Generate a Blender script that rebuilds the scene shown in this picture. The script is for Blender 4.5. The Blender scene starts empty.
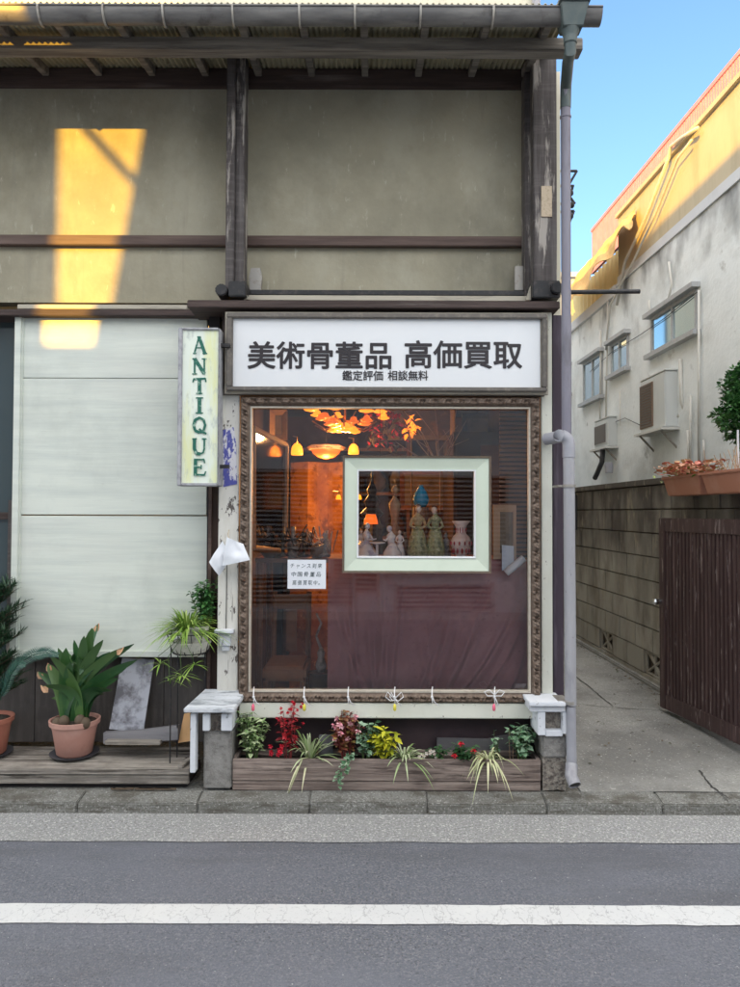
import bpy, bmesh, math, random
from mathutils import Vector, Matrix, noise
random.seed(7)
R = math.radians
sc = bpy.context.scene
COL = sc.collection

# ------------------------------------------------------------------ camera
F = 741.0
CAM = Vector((0, 0, 1.6))
ROT = Matrix.Rotation(R(90 + 1.43), 3, 'X') @ Matrix.Rotation(R(0.2), 3, 'Z')
cd = bpy.data.cameras.new('camera')
cam = bpy.data.objects.new('camera', cd)
COL.objects.link(cam)
cam.matrix_world = Matrix.Translation(CAM) @ ROT.to_4x4()
cd.sensor_fit = 'VERTICAL'
cd.sensor_height = 36.0
cd.lens = 36.0 * F / 987.0
cd.clip_start = 0.05
cd.clip_end = 500
sc.camera = cam


def ray(px, py):
    return ROT @ Vector(((px - 370) / F, (493.5 - py) / F, -1))


def W(px, py, d):
    r = ray(px, py)
    return CAM + r * (d / r.y)


def PL(px, py, c=3.3):          # vertical plane along the alley
    r = ray(px, py)
    t = (c + 0.096) / (r.x + 0.016 * r.y)
    return CAM + r * t


def PX(y, c=3.3):
    return c - 0.016 * (y - 6)


# ------------------------------------------------------------------ materials
def srgb(r, g, b):
    f = lambda c: (c / 255 / 12.92) if c <= 10 else ((c / 255 + 0.055) / 1.055) ** 2.4
    return (f(r), f(g), f(b))


MATS = {}


def M(name, base, layers=(), rough=0.7, bump=None, metal=0.0, island=None, spec=None, emit=None, trans=0.0, bump2=None):
    """layers: (scale xyz, colour, lo, hi, amount[, detail[, kind]])"""
    m = bpy.data.materials.new(name)
    m.use_nodes = True
    nt = m.node_tree
    n = nt.nodes
    L = nt.links.new
    bs = n['Principled BSDF']
    tc = n.new('ShaderNodeTexCoord')
    col = None
    rgb = n.new('ShaderNodeRGB')
    rgb.outputs[0].default_value = (*base, 1)
    col = rgb.outputs[0]
    if island:
        g = n.new('ShaderNodeNewGeometry')
        cr = n.new('ShaderNodeValToRGB')
        els = cr.color_ramp.elements
        k = len(island)
        els[0].position = 0
        els[0].color = (*island[0], 1)
        els[1].position = 1
        els[1].color = (*island[-1], 1)
        for i in range(1, k - 1):
            e = els.new(i / (k - 1))
            e.color = (*island[i], 1)
        L(g.outputs['Random Per Island'], cr.inputs[0])
        col = cr.outputs[0]
    for ly in layers:
        s, c, lo, hi, amt = ly[:5]
        det = ly[5] if len(ly) > 5 else 6
        kind = ly[6] if len(ly) > 6 else 'noise'
        mp = n.new('ShaderNodeMapping')
        mp.inputs['Scale'].default_value = s if isinstance(s, tuple) else (s, s, s)
        mp.inputs['Location'].default_value = (random.random() * 9, random.random() * 9, random.random() * 9)
        L(tc.outputs['Object'], mp.inputs[0])
        if kind == 'crack':
            wn = n.new('ShaderNodeTexNoise')
            wn.inputs['Scale'].default_value = 3
            wn.inputs['Detail'].default_value = 4
            L(mp.outputs[0], wn.inputs['Vector'])
            ad = n.new('ShaderNodeMixRGB')
            ad.blend_type = 'ADD'
            ad.inputs[0].default_value = 0.6
            L(mp.outputs[0], ad.inputs[1])
            L(wn.outputs['Color'], ad.inputs[2])
            t = n.new('ShaderNodeTexVoronoi')
            t.feature = 'DISTANCE_TO_EDGE'
            t.inputs['Scale'].default_value = 1
            L(ad.outputs[0], t.inputs['Vector'])
            out = t.outputs['Distance']
        elif kind == 'grad':      # along object z, scale z = 1
            sp = n.new('ShaderNodeSeparateXYZ')
            L(tc.outputs['Object'], sp.inputs[0])
            t = n.new('ShaderNodeTexNoise')
            t.inputs['Scale'].default_value = 1
            t.inputs['Detail'].default_value = det
            L(mp.outputs[0], t.inputs['Vector'])
            ma = n.new('ShaderNodeMath')
            ma.operation = 'MULTIPLY_ADD'
            L(t.outputs[0], ma.inputs[0])
            ma.inputs[1].default_value = 3
            L(sp.outputs[2], ma.inputs[2])
            out = ma.outputs[0]
        else:
            t = n.new('ShaderNodeTexNoise')
            t.inputs['Scale'].default_value = 1
            t.inputs['Detail'].default_value = det
            t.inputs['Roughness'].default_value = 0.65
            L(mp.outputs[0], t.inputs['Vector'])
            out = t.outputs[0]
        mr = n.new('ShaderNodeMapRange')
        L(out, mr.inputs[0])
        mr.inputs[1].default_value = lo
        mr.inputs[2].default_value = hi
        mr.inputs[3].default_value = 0
        mr.inputs[4].default_value = amt
        mx = n.new('ShaderNodeMixRGB')
        L(mr.outputs[0], mx.inputs[0])
        L(col, mx.inputs[1])
        mx.inputs[2].default_value = (*c, 1)
        col = mx.outputs[0]
    L(col, bs.inputs['Base Color'])
    bs.inputs['Roughness'].default_value = rough
    bs.inputs['Metallic'].default_value = metal
    if spec is not None:
        bs.inputs['Specular IOR Level'].default_value = spec
    if emit:
        bs.inputs['Emission Color'].default_value = (*emit[0], 1)
        bs.inputs['Emission Strength'].default_value = emit[1]
    last = None
    for b in (bump, bump2):
        if b:
            mp = n.new('ShaderNodeMapping')
            s = b[0]
            mp.inputs['Scale'].default_value = s if isinstance(s, tuple) else (s, s, s)
            L(tc.outputs['Object'], mp.inputs[0])
            t = n.new('ShaderNodeTexNoise')
            t.inputs['Scale'].default_value = 1
            t.inputs['Detail'].default_value = 5
            L(mp.outputs[0], t.inputs['Vector'])
            bp = n.new('ShaderNodeBump')
            bp.inputs['Strength'].default_value = b[1]
            bp.inputs['Distance'].default_value = b[2] if len(b) > 2 else 0.01
            L(t.outputs[0], bp.inputs['Height'])
            if last is not None:
                L(last, bp.inputs['Normal'])
            last = bp.outputs[0]
    if last is not None:
        L(last, bs.inputs['Normal'])
    MATS[name] = m
    return m


# wood
M('dark_timber', (.06, .05, .048), [((3, 3, 40), (.13, .115, .11), .5, .65, .6), ((20, 20, 1.2), (.15, .135, .13), .45, .7, .8), ((14, 14, 1.6), (.42, .38, .34), .56, .62, .85)], .8, ((60, 60, 4), .5))
M('dark_timber_h', (.045, .028, .024), [((1.2, 20, 20), (.12, .08, .07), .45, .75, .7), ((1, 12, 12), (.22, .19, .17), .6, .75, .6)], .75, ((4, 60, 60), .5))
M('grey_timber_h', (.12, .105, .09), [((1.5, 25, 25), (.28, .25, .21), .42, .64, .9), ((1, 8, 8), (.05, .04, .035), .6, .75, .6)], .8, ((4, 60, 60), .5))
M('deck_wood', (.22, .195, .17), [((1.3, 40, 40), (.42, .38, .33), .42, .62, .9), ((2, 26, 26), (.05, .04, .032), .54, .62, .85), (3, (.1, .085, .07), .48, .66, .7), ((3, 60, 60), (.5, .46, .42), .6, .66, .6)], .85, ((4, 90, 90), .7))
M('planter_wood', (.19, .145, .125), [((1.6, 22, 34), (.36, .29, .25), .42, .62, .9), ((3, 26, 26), (.05, .035, .03), .55, .64, .8), (5, (.1, .07, .06), .5, .7, .5)], .85, ((5, 80, 80), .7))
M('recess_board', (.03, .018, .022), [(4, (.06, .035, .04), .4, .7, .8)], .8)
M('base_board', (.085, .075, .07), [((30, 6, 3), (.15, .13, .12), .45, .7, .8), (6, (.05, .042, .04), .5, .7, .6)], .8, (30, .3))
M('black_gap', (.014, .012, .013), [(5, (.03, .02, .025), .4, .7, .8)], .8)
M('purple_board', (.045, .03, .045), [((20, 20, 2), (.12, .1, .13), .5, .75, .8)], .7, ((40, 40, 4), .4))
# plaster & paint
M('upper_plaster', (.35, .32, .235), [(1.1, (.23, .212, .155), .38, .62, .9), ((2.2, 2.2, 1.6), (.40, .375, .29), .48, .66, .6), ((3, 3, .8), (.17, .158, .125), .54, .72, .5), ((30, 30, 9), (.5, .47, .38), .63, .68, .5), (60, (.42, .41, .35), .66, .72, .5), ((14, 14, 1.0), (.2, .19, .16), .6, .75, .4)], .85, (45, .25), bump2=(3, .2, .05))
M('cream_wall', (.62, .58, .46), [((6, 6, .6), (.45, .42, .34), .5, .8, .6)], .85, (30, .2))
M('shutter_paint', (.70, .735, .66), [((1, 1, 12), (.52, .56, .52), .42, .7, .8), (2.2, (.5, .53, .48), .5, .75, .7), ((30, 30, 60), (.3, .27, .23), .74, .77, .8), ((6, 6, 30), (.45, .44, .38), .66, .74, .6), (1.1, (.66, .66, .6), .5, .75, .7)], .5, ((3, 3, 50), .12))
M('white_post_paint', (.74, .72, .66), [((6, 6, 2), (.58, .55, .48), .5, .7, .7), ((30, 30, 14), (.09, .07, .06), .605, .62, .95), ((60, 60, 3), (.25, .21, .18), .62, .66, .8)], .55, ((40, 40, 8), .3))
M('pale_post_paint', (.72, .72, .63), [((5, 5, 2), (.6, .59, .5), .5, .75, .7), ((40, 40, 24), (.16, .12, .1), .66, .68, .9)], .55, (30, .15))
M('cap_paint', (.7, .72, .76), [((8, 8, 8), (.55, .57, .6), .5, .7, .7), ((30, 14, 20), (.2, .21, .22), .62, .68, .8)], .6, (40, .35))
M('cap_top_paint', (.6, .62, .65), [((5, 40, 20), (.2, .22, .24), .5, .6, .85), ((8, 8, 8), (.7, .72, .76), .5, .7, .7)], .7, (50, .5))
M('rail_brown', (.075, .045, .036), [((1.2, 20, 20), (.16, .11, .09), .45, .7, .8), ((1, 9, 9), (.05, .03, .028), .55, .7, .8)], .7, ((5, 60, 60), .3))
M('ledge_pale', (.46, .42, .34), [((3, 20, 20), (.25, .22, .18), .5, .7, .8)], .7)
M('gutter_metal', (.12, .115, .112), [((2, 10, 10), (.25, .24, .225), .45, .66, .8), ((9, 9, 9), (.06, .05, .045), .56, .66, .6)], .45, (20, .1), metal=.2)
M('rain_head', (.075, .1, .1), [(8, (.13, .15, .14), .45, .7, .8)], .55)
M('upper_pipe', (.20, .19, .23), [((10, 10, 1), (.28, .27, .31), .45, .7, .7), ((5, 5, 1.6), (.1, .095, .1), .52, .66, .7)], .6)
M('pipe_plastic', (.33, .325, .345), [((10, 10, 1), (.44, .435, .455), .45, .65, .7), ((5, 5, 1.6), (.2, .195, .22), .54, .66, .7), ((60, 60, 30), (.12, .11, .12), .66, .69, .7)], .6, (30, .15))
M('pipe_elbow', (.30, .30, .33), [(6, (.4, .4, .44), .4, .7, .7)], .5)
M('corrugated_roof', (.36, .33, .22), [((3, 3, 3), (.5, .46, .32), .4, .65, .9), (14, (.09, .08, .06), .55, .7, .7)], .55, metal=.2)
M('iron_black', (.03, .03, .032), [(30, (.09, .075, .07), .5, .7, .7)], .5, metal=.4)
M('galvanised', (.35, .33, .3), [(20, (.2, .16, .13), .5, .7, .8)], .5, metal=.5)
# frames
M('carved_gilt', (.165, .115, .085), [(45, (.27, .21, .16), .5, .68, .7), (12, (.09, .06, .045), .5, .7, .7)], .5, (120, .4, .004), metal=.15)
M('frame_edge', (.55, .5, .42), [(30, (.35, .29, .22), .5, .7, .7)], .5)
M('sign_frame', (.13, .115, .1), [((30, 30, 30), (.23, .2, .17), .5, .68, .8)], .6, (60, .5, .004))
M('sign_white', (.76, .77, .78), [(2, (.71, .73, .75), .4, .7, .6)], .35)
M('ink_black', (.022, .017, .02), rough=.5)
M('antique_board', (.76, .82, .72), [((9, 9, 1.2), (.74, .76, .36), .46, .62, .8), ((20, 20, 8), (.45, .5, .46), .55, .66, .7), (40, (.4, .4, .36), .7, .74, .8)], .6)
M('antique_green', (.015, .13, .09), [(55, (.4, .55, .45), .57, .62, .75)], .5)
M('antique_frame', (.42, .42, .44), [(25, (.25, .25, .27), .45, .65, .8)], .7, (50, .4))
M('paper', (.78, .8, .84), [(9, (.7, .72, .77), .4, .7, .6)], .7)
M('paper_bluish', (.62, .72, .84), [(9, (.55, .64, .78), .4, .7, .6)], .6)
M('note_ink', (.06, .09, .1), rough=.6)
M('poster_blue', (.75, .74, .78), [((26, 26, 12), (.06, .07, .38), .47, .51, .95), ((40, 40, 20), (.3, .27, .33), .6, .64, .8)], .5)
M('label_beige', (.52, .42, .3), [(60, (.35, .27, .18), .5, .6, .6)], .6)
# ground
M('asphalt', (.132, .138, .162), [(120, (.25, .25, .26), .5, .62, .85, 3), (85, (.045, .045, .05), .56, .66, .75, 3), (.9, (.165, .172, .2), .4, .65, .8), ((.5, 2.4, 1), (.1, .1, .11), .52, .66, .5), (60, (.55, .54, .5), .71, .74, .8, 2)], .85, (160, 1.0, .008), bump2=(80, .4, .006))
M('gutter_concrete', (.30, .30, .30), [(75, (.16, .155, .145), .5, .6, .85, 3), (3, (.26, .26, .25), .45, .7, .7), (95, (.6, .59, .56), .58, .64, .85, 2)], .85, (110, .9, .008))
M('kerb_concrete', (.2, .2, .185), [(75, (.12, .115, .1), .48, .6, .85, 3), (2.5, (.12, .115, .1), .45, .7, .8), (90, (.4, .39, .37), .6, .66, .8, 2), ((6, 6, 40), (.07, .06, .045), .5, .62, .7)], .9, (90, 1.0, .008))
M('alley_concrete', (.33, .325, .305), [(70, (.22, .21, .19), .5, .62, .75, 3), (1.1, (.17, .165, .155), .42, .62, .9), ((.33, .33, .33), (.07, .065, .06), .0, .006, 0, 2), (6, (.26, .25, .225), .5, .7, .7), (60, (.6, .59, .55), .64, .7, .7, 2)], .9, (70, .8, .008))
M('line_paint', (.56, .56, .555), [((13, 6, 7), (.24, .24, .25), .02, .004, .6, 4, 'crack'), (70, (.3, .3, .31), .6, .66, .7, 3), (150, (.5, .5, .49), .6, .7, .6, 3), (4, (.62, .62, .6), .5, .7, .6)], .7, (200, .5, .004))
M('joint_dark', (.05, .047, .043), rough=.95)
M('soil', (.035, .026, .02), [(80, (.09, .07, .05), .5, .7, .7)], .95, (60, .8, .01))
M('stone_post', (.25, .24, .225), [(30, (.15, .14, .13), .48, .62, .8), (5, (.33, .32, .3), .5, .7, .7), (140, (.5, .49, .46), .66, .7, .6, 2)], .9, (60, .7, .008))
M('broken_mortar', (.3, .27, .23), [(40, (.12, .1, .09), .45, .6, .9)], .95, (45, 1.0, .02))
M('slate_grey', (.1, .095, .1), [((3, 3, 12), (.18, .17, .17), .5, .7, .6)], .7, (40, .3))
M('leaning_slate', (.42, .43, .48), [(5, (.12, .115, .13), .47, .58, .9), ((8, 8, 2), (.45, .46, .5), .55, .7, .6)], .6)
M('orange_board', (.62, .36, .16), [((8, 8, 1), (.5, .27, .1), .5, .7, .7)], .6)
M('grey_plank', (.16, .155, .165), [((2, 20, 20), (.24, .23, .24), .45, .7, .8)], .8, ((5, 60, 60), .4))
# pots
M('terracotta_pink', (.47, .24, .19), [(5, (.55, .33, .27), .45, .7, .8), ((20, 20, 5), (.35, .17, .13), .6, .75, .5)], .75)
M('terracotta', (.36, .13, .085), [(5, (.42, .19, .13), .45, .7, .8)], .75)
M('planter_terracotta', (.42, .18, .115), [(5, (.48, .26, .19), .45, .7, .8)], .7)
M('saucer_dark', (.06, .06, .07), [(9, (.1, .1, .11), .45, .7, .7)], .6)
M('ceramic_pot', (.58, .56, .5), [((40, 40, 40), (.3, .28, .25), .56, .64, .8), (6, (.45, .44, .36), .5, .7, .6)], .6)
# leaves
G1, G2, G3 = (.02, .07, .018), (.05, .13, .03), (.09, .19, .05)
M('leaf_dark', G1, island=[(.012, .045, .015), (.03, .09, .03), (.05, .12, .04)], rough=.45)
M('leaf_jade', G1, island=[(.02, .08, .02), (.05, .16, .04), (.09, .22, .06)], rough=.4)
M('leaf_strap', G1, [((8, 8, 8), (.1, .16, .05), .55, .7, .6)], island=[(.015, .06, .022), (.04, .12, .035), (.09, .17, .045)], rough=.35)
M('leaf_tip', (.5, .3, .17), [(20, (.6, .2, .1), .5, .7, .7)], rough=.6)
M('leaf_cycad', G1, island=[(.01, .05, .04), (.02, .08, .055), (.04, .11, .07)], rough=.4)
M('leaf_pine', G1, island=[(.01, .045, .02), (.03, .08, .03)], rough=.5)
M('leaf_lime', G1, island=[(.12, .24, .03), (.24, .38, .06), (.35, .45, .12)], rough=.45)
M('leaf_variegated', G1, [(70, (.55, .6, .4), .52, .6, .8)], island=[(.16, .3, .09), (.3, .42, .17), (.45, .52, .3)], rough=.5)
M('leaf_spider', G1, island=[(.2, .3, .1), (.42, .5, .28), (.55, .58, .38)], rough=.45)
M('leaf_spider_pale', G1, island=[(.3, .36, .16), (.52, .54, .3), (.6, .58, .36)], rough=.45)
M('leaf_yellow', G1, island=[(.4, .42, .02), (.6, .55, .03), (.3, .36, .03)], rough=.45)
M('leaf_ivy', G1, [(60, (.5, .56, .42), .56, .62, .8)], island=[(.08, .2, .1), (.16, .3, .16), (.3, .42, .3)], rough=.5)
M('leaf_coleus', G1, [(50, (.5, .5, .12), .58, .64, .5)], island=[(.1, .02, .02), (.2, .05, .03), (.16, .12, .03)], rough=.5)
M('leaf_red', G1, island=[(.3, .01, .015), (.45, .02, .03), (.14, .01, .015)], rough=.5)
M('petal_pink', G1, island=[(.75, .3, .35), (.85, .55, .58), (.7, .2, .28)], rough=.6)
M('petal_coral', G1, island=[(.7, .28, .16), (.75, .45, .28), (.6, .15, .12), (.55, .5, .25)], rough=.6)
M('petal_red', G1, island=[(.7, .02, .05), (.6, .01, .03)], rough=.6)
M('petal_white', G1, island=[(.8, .78, .72), (.75, .6, .5)], rough=.6)
M('litter_leaf', G1, island=[(.12, .08, .04), (.2, .15, .08), (.06, .05, .03), (.08, .11, .03)], rough=.8)
M('stem_green', (.08, .13, .04), rough=.6)
M('stem_red', (.2, .03, .03), rough=.6)
M('stem_brown', (.1, .07, .045), rough=.8)
M('ribbon_white', (.8, .79, .8), rough=.6)
M('ribbon_pink', (.85, .16, .25), rough=.5)
M('ribbon_yellow', (.75, .65, .08), rough=.5)
# alley
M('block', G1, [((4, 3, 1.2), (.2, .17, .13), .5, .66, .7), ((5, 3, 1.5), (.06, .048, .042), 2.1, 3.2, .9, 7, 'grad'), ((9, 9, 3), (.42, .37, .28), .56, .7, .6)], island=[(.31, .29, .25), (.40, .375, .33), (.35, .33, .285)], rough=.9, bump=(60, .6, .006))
M('mortar', (.11, .085, .065), [(20, (.18, .15, .12), .5, .7, .6)], rough=.95)
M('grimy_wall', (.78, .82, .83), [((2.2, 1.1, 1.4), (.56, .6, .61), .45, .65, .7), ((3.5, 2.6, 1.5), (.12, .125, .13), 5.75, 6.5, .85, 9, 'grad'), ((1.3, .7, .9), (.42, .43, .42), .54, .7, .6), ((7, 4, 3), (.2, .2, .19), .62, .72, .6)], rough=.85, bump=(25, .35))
M('cream_upper', (.52, .45, .31), [((4, 4, .6), (.4, .34, .23), .48, .66, .7), ((.7, .7, .7), (.58, .51, .37), .45, .65, .6)], rough=.85, bump=(20, .2))
M('ledge_smooth', (.60, .62, .64), [((3, 3, 1), (.5, .51, .53), .5, .7, .6)], rough=.8)
M('window_alu', (.42, .43, .44), [(20, (.3, .3, .31), .5, .7, .6)], rough=.5, metal=.3)
M('alley_glass', (.5, .62, .66), rough=.05, metal=.9)
M('dark_glass', (.05, .07, .075), rough=.08, spec=.9)
M('ac_white', (.56, .58, .57), [((5, 5, 2), (.45, .46, .45), .5, .7, .6), (30, (.3, .27, .23), .7, .75, .6)], rough=.5)
M('ac_grille', (.14, .12, .1), rough=.6)
M('rust', (.22, .15, .11), [(20, (.16, .1, .07), .5, .7, .8)], rough=.8)
M('conduit', (.58, .57, .53), [((6, 6, 2), (.42, .41, .38), .5, .7, .7)], rough=.5)
M('duct_black', (.05, .05, .055), rough=.6)
M('gate_brown', (.062, .034, .034), [((30, 30, 1.5), (.13, .08, .078), .5, .66, .8), ((50, 50, 5), (.4, .33, .32), .6, .65, .6)], rough=.55, bump=((40, 40, 3), .3))
M('chrome', (.6, .62, .62), rough=.2, metal=1.0)
M('blue_label', (.05, .38, .58), [(80, (.7, .8, .85), .6, .63, .9)], rough=.4)
M('salmon_rail', (.6, .25, .27), [(8, (.66, .33, .36), .45, .7, .7)], rough=.6)
M('tarp_orange', (.7, .42, .14), [(3, (.62, .38, .12), .45, .65, .8)], rough=.8, bump=(6, .6, .05))
M('yellow_sheet', (.70, .58, .3), [((6, 6, 1), (.58, .45, .2), .5, .7, .7)], rough=.7)
M('far_grey', (.36, .38, .42), [(3, (.3, .32, .36), .4, .7, .6)], rough=.8)
# opposite side
M('siding_grey', (.6, .59, .57), [((1, 1, 14), (.3, .28, .27), .45, .6, .6)], rough=.8)
M('siding_white', (.8, .8, .79), [((2, 2, 1), (.55, .55, .53), .45, .7, .6)], rough=.8)
M('roof_tile', (.1, .1, .11), rough=.6)
M('louvre', (.5, .46, .42), rough=.6)
# interior
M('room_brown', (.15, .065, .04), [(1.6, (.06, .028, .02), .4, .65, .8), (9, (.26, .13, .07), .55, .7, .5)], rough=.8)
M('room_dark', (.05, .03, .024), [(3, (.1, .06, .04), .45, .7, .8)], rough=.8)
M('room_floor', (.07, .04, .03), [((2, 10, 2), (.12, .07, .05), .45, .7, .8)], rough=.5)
M('drape_purple', (.36, .165, .18), [(3, (.44, .225, .24), .4, .65, .8), (50, (.2, .095, .11), .6, .68, .5)], rough=.8, bump=(300, .3, .002))
M('mint_frame', (.62, .69, .57), [((6, 6, 6), (.56, .63, .51), .45, .7, .6)], rough=.45)
M('dark_frame', (.12, .085, .06), [(30, (.2, .15, .1), .5, .7, .7)], rough=.5)
M('gold_frame', (.42, .27, .12), [(30, (.28, .17, .07), .5, .7, .7)], rough=.4, metal=.4)
M('screen_gold', (.42, .2, .06), [(2.5, (.2, .07, .02), .42, .6, .9), (9, (.12, .045, .015), .53, .62, .8), (25, (.6, .33, .12), .6, .66, .6)], rough=.5)
M('wood_warm', (.26, .12, .055), [((3, 3, 14), (.15, .06, .03), .45, .7, .8)], rough=.4)
M('wood_tan', (.45, .3, .19), [((6, 6, 2), (.3, .2, .12), .5, .7, .7)], rough=.5)
M('cushion', (.36, .19, .11), [(20, (.28, .14, .08), .5, .7, .6)], rough=.85)
M('brass', (.55, .36, .12), rough=.3, metal=.9)
M('bronze_dark', (.05, .045, .04), [(20, (.12, .1, .08), .5, .7, .7)], rough=.4, metal=.5)
M('porcelain', (.86, .86, .9), [(30, (.35, .42, .68), .56, .62, .7), (14, (.7, .62, .66), .55, .65, .6)], rough=.2)
M('porcelain_blue', (.74, .8, .92), [(26, (.3, .38, .62), .5, .6, .7)], rough=.2)
M('porcelain_skin', (.78, .66, .58), rough=.3)
M('dress_green', (.34, .38, .2), [(60, (.6, .6, .4), .55, .6, .8), (30, (.08, .1, .06), .5, .6, .7)], rough=.4)
M('dress_gold', (.5, .4, .22), [(50, (.3, .22, .1), .5, .6, .7)], rough=.4)
M('hair_dark', (.06, .04, .03), rough=.5)
M('vase_white', (.9, .8, .8), rough=.2)
M('vase_red', (.42, .06, .07), [(40, (.6, .3, .3), .55, .62, .6)], rough=.2)
M('blue_glaze', (.03, .32, .6), [(20, (.05, .35, .5), .5, .7, .7)], rough=.2)
M('painting_a', (.12, .07, .045), [(6, (.42, .2, .1), .55, .68, .8), (14, (.05, .05, .04), .5, .7, .8), (10, (.5, .32, .2), .64, .7, .7)], rough=.5)
M('painting_b', (.17, .13, .09), [(5, (.3, .25, .16), .5, .65, .8), (12, (.06, .05, .04), .5, .7, .8)], rough=.5)
M('mirror_glass', (.35, .3, .27), rough=.08, metal=1.0)
M('clutter_a', (.18, .13, .1), [(9, (.3, .24, .2), .5, .7, .8)], rough=.3)
M('clutter_b', (.35, .33, .32), [(14, (.1, .1, .1), .5, .6, .8)], rough=.25)
M('amber_glow', (.6, .2, .02), rough=.3, emit=((1.0, .2, .01), .85))
M('amber_dim', (.7, .26, .05), [(30, (.3, .1, .02), .5, .65, .8)], rough=.3, emit=((1.0, .16, .01), .3))
M('lamp_yellow', (.6, .25, .04), rough=.4, emit=((1.0, .24, .01), 1.0))
M('lamp_orange', (.6, .16, .03), rough=.4, emit=((1.0, .13, .01), .42))
M('lace_white', (.7, .55, .45), [(40, (.3, .18, .12), .5, .58, .7)], rough=.6)


def glass_mat():
    m = bpy.data.materials.new('window_glass')
    m.use_nodes = True
    n = m.node_tree.nodes
    L = m.node_tree.links.new
    n.remove(n['Principled BSDF'])
    tr = n.new('ShaderNodeBsdfTransparent')
    tr.inputs[0].default_value = (.985, .99, .985, 1)
    gl = n.new('ShaderNodeBsdfGlossy')
    gl.inputs['Roughness'].default_value = .015
    gl.inputs['Color'].default_value = (1, 1, 1, 1)
    fr = n.new('ShaderNodeFresnel')
    fr.inputs['IOR'].default_value = 1.5
    ma = n.new('ShaderNodeMath')
    ma.operation = 'MULTIPLY_ADD'
    ma.inputs[1].default_value = 1.6
    ma.inputs[2].default_value = 0.018
    mx = n.new('ShaderNodeMixShader')
    L(fr.outputs[0], ma.inputs[0])
    L(ma.outputs[0], mx.inputs[0])
    L(tr.outputs[0], mx.inputs[1])
    L(gl.outputs[0], mx.inputs[2])
    L(mx.outputs[0], n['Material Output'].inputs[0])
    MATS['window_glass'] = m


glass_mat()

# ------------------------------------------------------------------ mesh builder
ORG = {}


def link(o, parent=None, org=None):
    COL.objects.link(o)
    if parent is not None:
        o.parent = parent
        ORG[o.name] = ORG[parent.name]
    else:
        o.location = org if org is not None else (0, 0, 0)
        ORG[o.name] = Vector(o.location)
    return o


def tag(o, label=None, cat=None, group=None, kind=None):
    if label:
        o['label'] = label
    if cat:
        o['category'] = cat
    if group:
        o['group'] = group
    if kind:
        o['kind'] = kind
    return o


def thing(name, label, cat, loc, group=None):
    o = bpy.data.objects.new(name, None)
    o.empty_display_size = .1
    link(o, None, Vector(loc))
    return tag(o, label, cat, group)


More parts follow.
